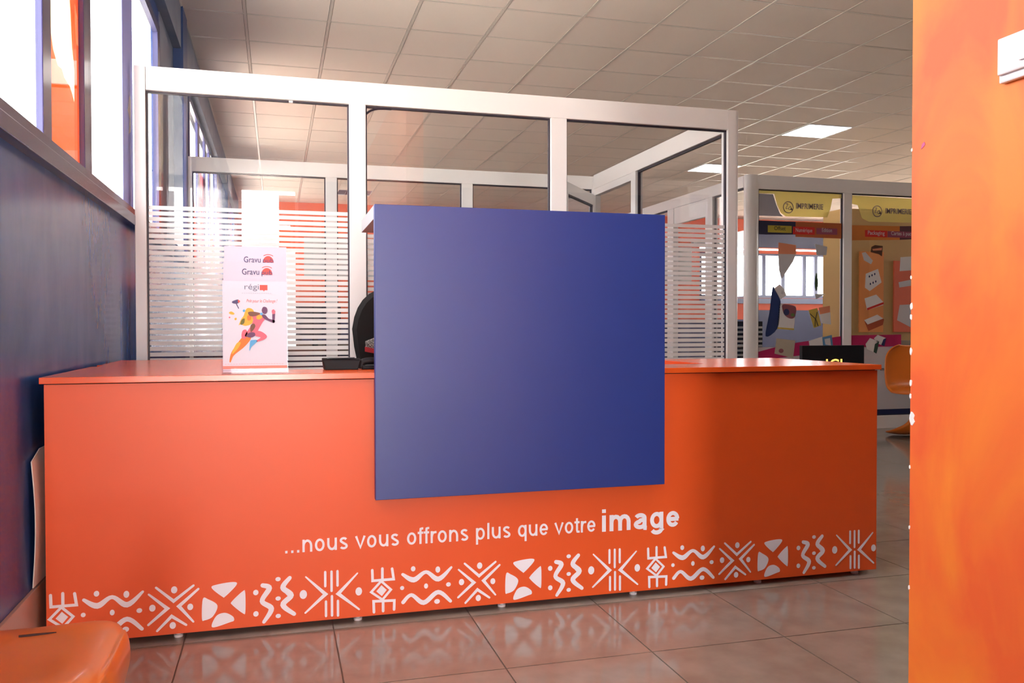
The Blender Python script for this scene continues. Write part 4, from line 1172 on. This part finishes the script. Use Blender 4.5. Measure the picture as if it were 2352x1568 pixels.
# ------------------------------------------------------------------ curled sheet between counter and wall
g = G(); A, B = 14, 16
for j in range(B):
    v = j / (B - 1); z = 0.202 + 0.40 * v
    y0 = 2.742 + (0.10 * max(0, (z - 0.575) / 0.027) if z > 0.575 else 0) + 0.012 * (1 - v)
    for i in range(A):
        u = i / (A - 1)
        g.v.append((-0.691 + 0.010 * math.sin(math.pi * v) * (1 - u) + 0.006 * u, y0 + (3.15 - y0) * u, z))
for j in range(B - 1):
    for i in range(A - 1):
        k = j * A + i
        g.f.append((k, k + 1, k + A + 1, k + A))
obj('curled_sheet', solid(g, 0.003), 'sheet', smooth=True, label='off-white curled sheet wedged between the counter end and blue wall', cat='sheet')

# ------------------------------------------------------------------ illuminated sign
sg = thing('display_sign', (3.842, 5.25, 0), 'black display sign with glowing letters behind the right end of the counter', 'sign')
obj('board', G().box(3.585, 4.10, 5.2, 5.235, 0.50, 0.832), 'black', sg, bevel=0.003)
text('glowing_lettering', 'ICI', 'led', sg, 3.78, 3.912, 0.648, 0.086, 5.1995, ref='I', bold=0.0, thick=0.002)
obj('pole', G().tube([(3.842, 5.245, 0.01), (3.842, 5.245, 0.70)], 0.02, 12), 'black', sg, smooth=True)
obj('foot', G().prism_z([(3.842 + 0.17 * math.cos(2 * math.pi * k / 24), 5.245 + 0.17 * math.sin(2 * math.pi * k / 24)) for k in range(24)], 0, 0.012), 'black', sg, bevel=0.002)

# ------------------------------------------------------------------ work area beyond the office
def work_desk(cx, cy, label):
    t = thing('work_desk', (cx, cy, 0), label, 'desk', 'work desks beyond the glass office')
    obj('desk_top', G().box(cx - 0.8, cx + 0.8, cy - 0.4, cy + 0.4, 0.72, 0.75), 'desk', t, bevel=0.003)
    obj('modesty_panel', G().box(cx - 0.75, cx + 0.75, cy - 0.30, cy - 0.28, 0.25, 0.72), 'far_navy', t)
    for x in (-0.74, 0.70):
        for y in (-0.36, 0.32):
            obj('leg', G().box(cx + x, cx + x + 0.04, cy + y, cy + y + 0.04, 0, 0.72), 'steel', t)
    return t
def monitor(cx, cy, label):
    t = thing('monitor', (cx, cy, 0.75), label, 'monitor', 'monitors on the desks beyond the glass office')
    obj('screen', G().box(cx - 0.27, cx + 0.27, cy - 0.02, cy + 0.02, 0.87, 1.22), 'screen', t, bevel=0.004)
    obj('stem', G().box(cx - 0.03, cx + 0.03, cy - 0.01, cy + 0.03, 0.765, 0.90), 'black', t)
    obj('stand', G().box(cx - 0.12, cx + 0.12, cy - 0.09, cy + 0.09, 0.75, 0.765), 'black', t, bevel=0.003)
for n, (x, y) in enumerate(((0.5, 9.2), (2.3, 8.8), (0.4, 11.6))):
    w = ('nearer desk on the left', 'desk on the right', 'rear desk on the left')[n]
    work_desk(x, y, 'plain work %s beyond the glass office' % w)
    monitor(x - 0.1, y + 0.05, 'dark monitor on the %s beyond the glass office' % w)
cb = thing('filing_cabinet', (-0.3, 8.2, 0), 'dark navy filing cabinet beyond the office against the blue wall', 'cabinet')
obj('body', G().box(-0.6, 0.0, 7.95, 8.4, 0, 1.32), 'far_navy', cb, bevel=0.004)
for k in range(4):
    dr = obj('drawer', G().box(-0.585, -0.015, 7.935, 7.95, 0.03 + 0.32 * k, 0.33 + 0.32 * k), 'far_navy', cb, bevel=0.003)
    obj('handle', G().box(-0.36, -0.24, 7.92, 7.935, 0.2 + 0.32 * k, 0.215 + 0.32 * k), 'steel', dr)
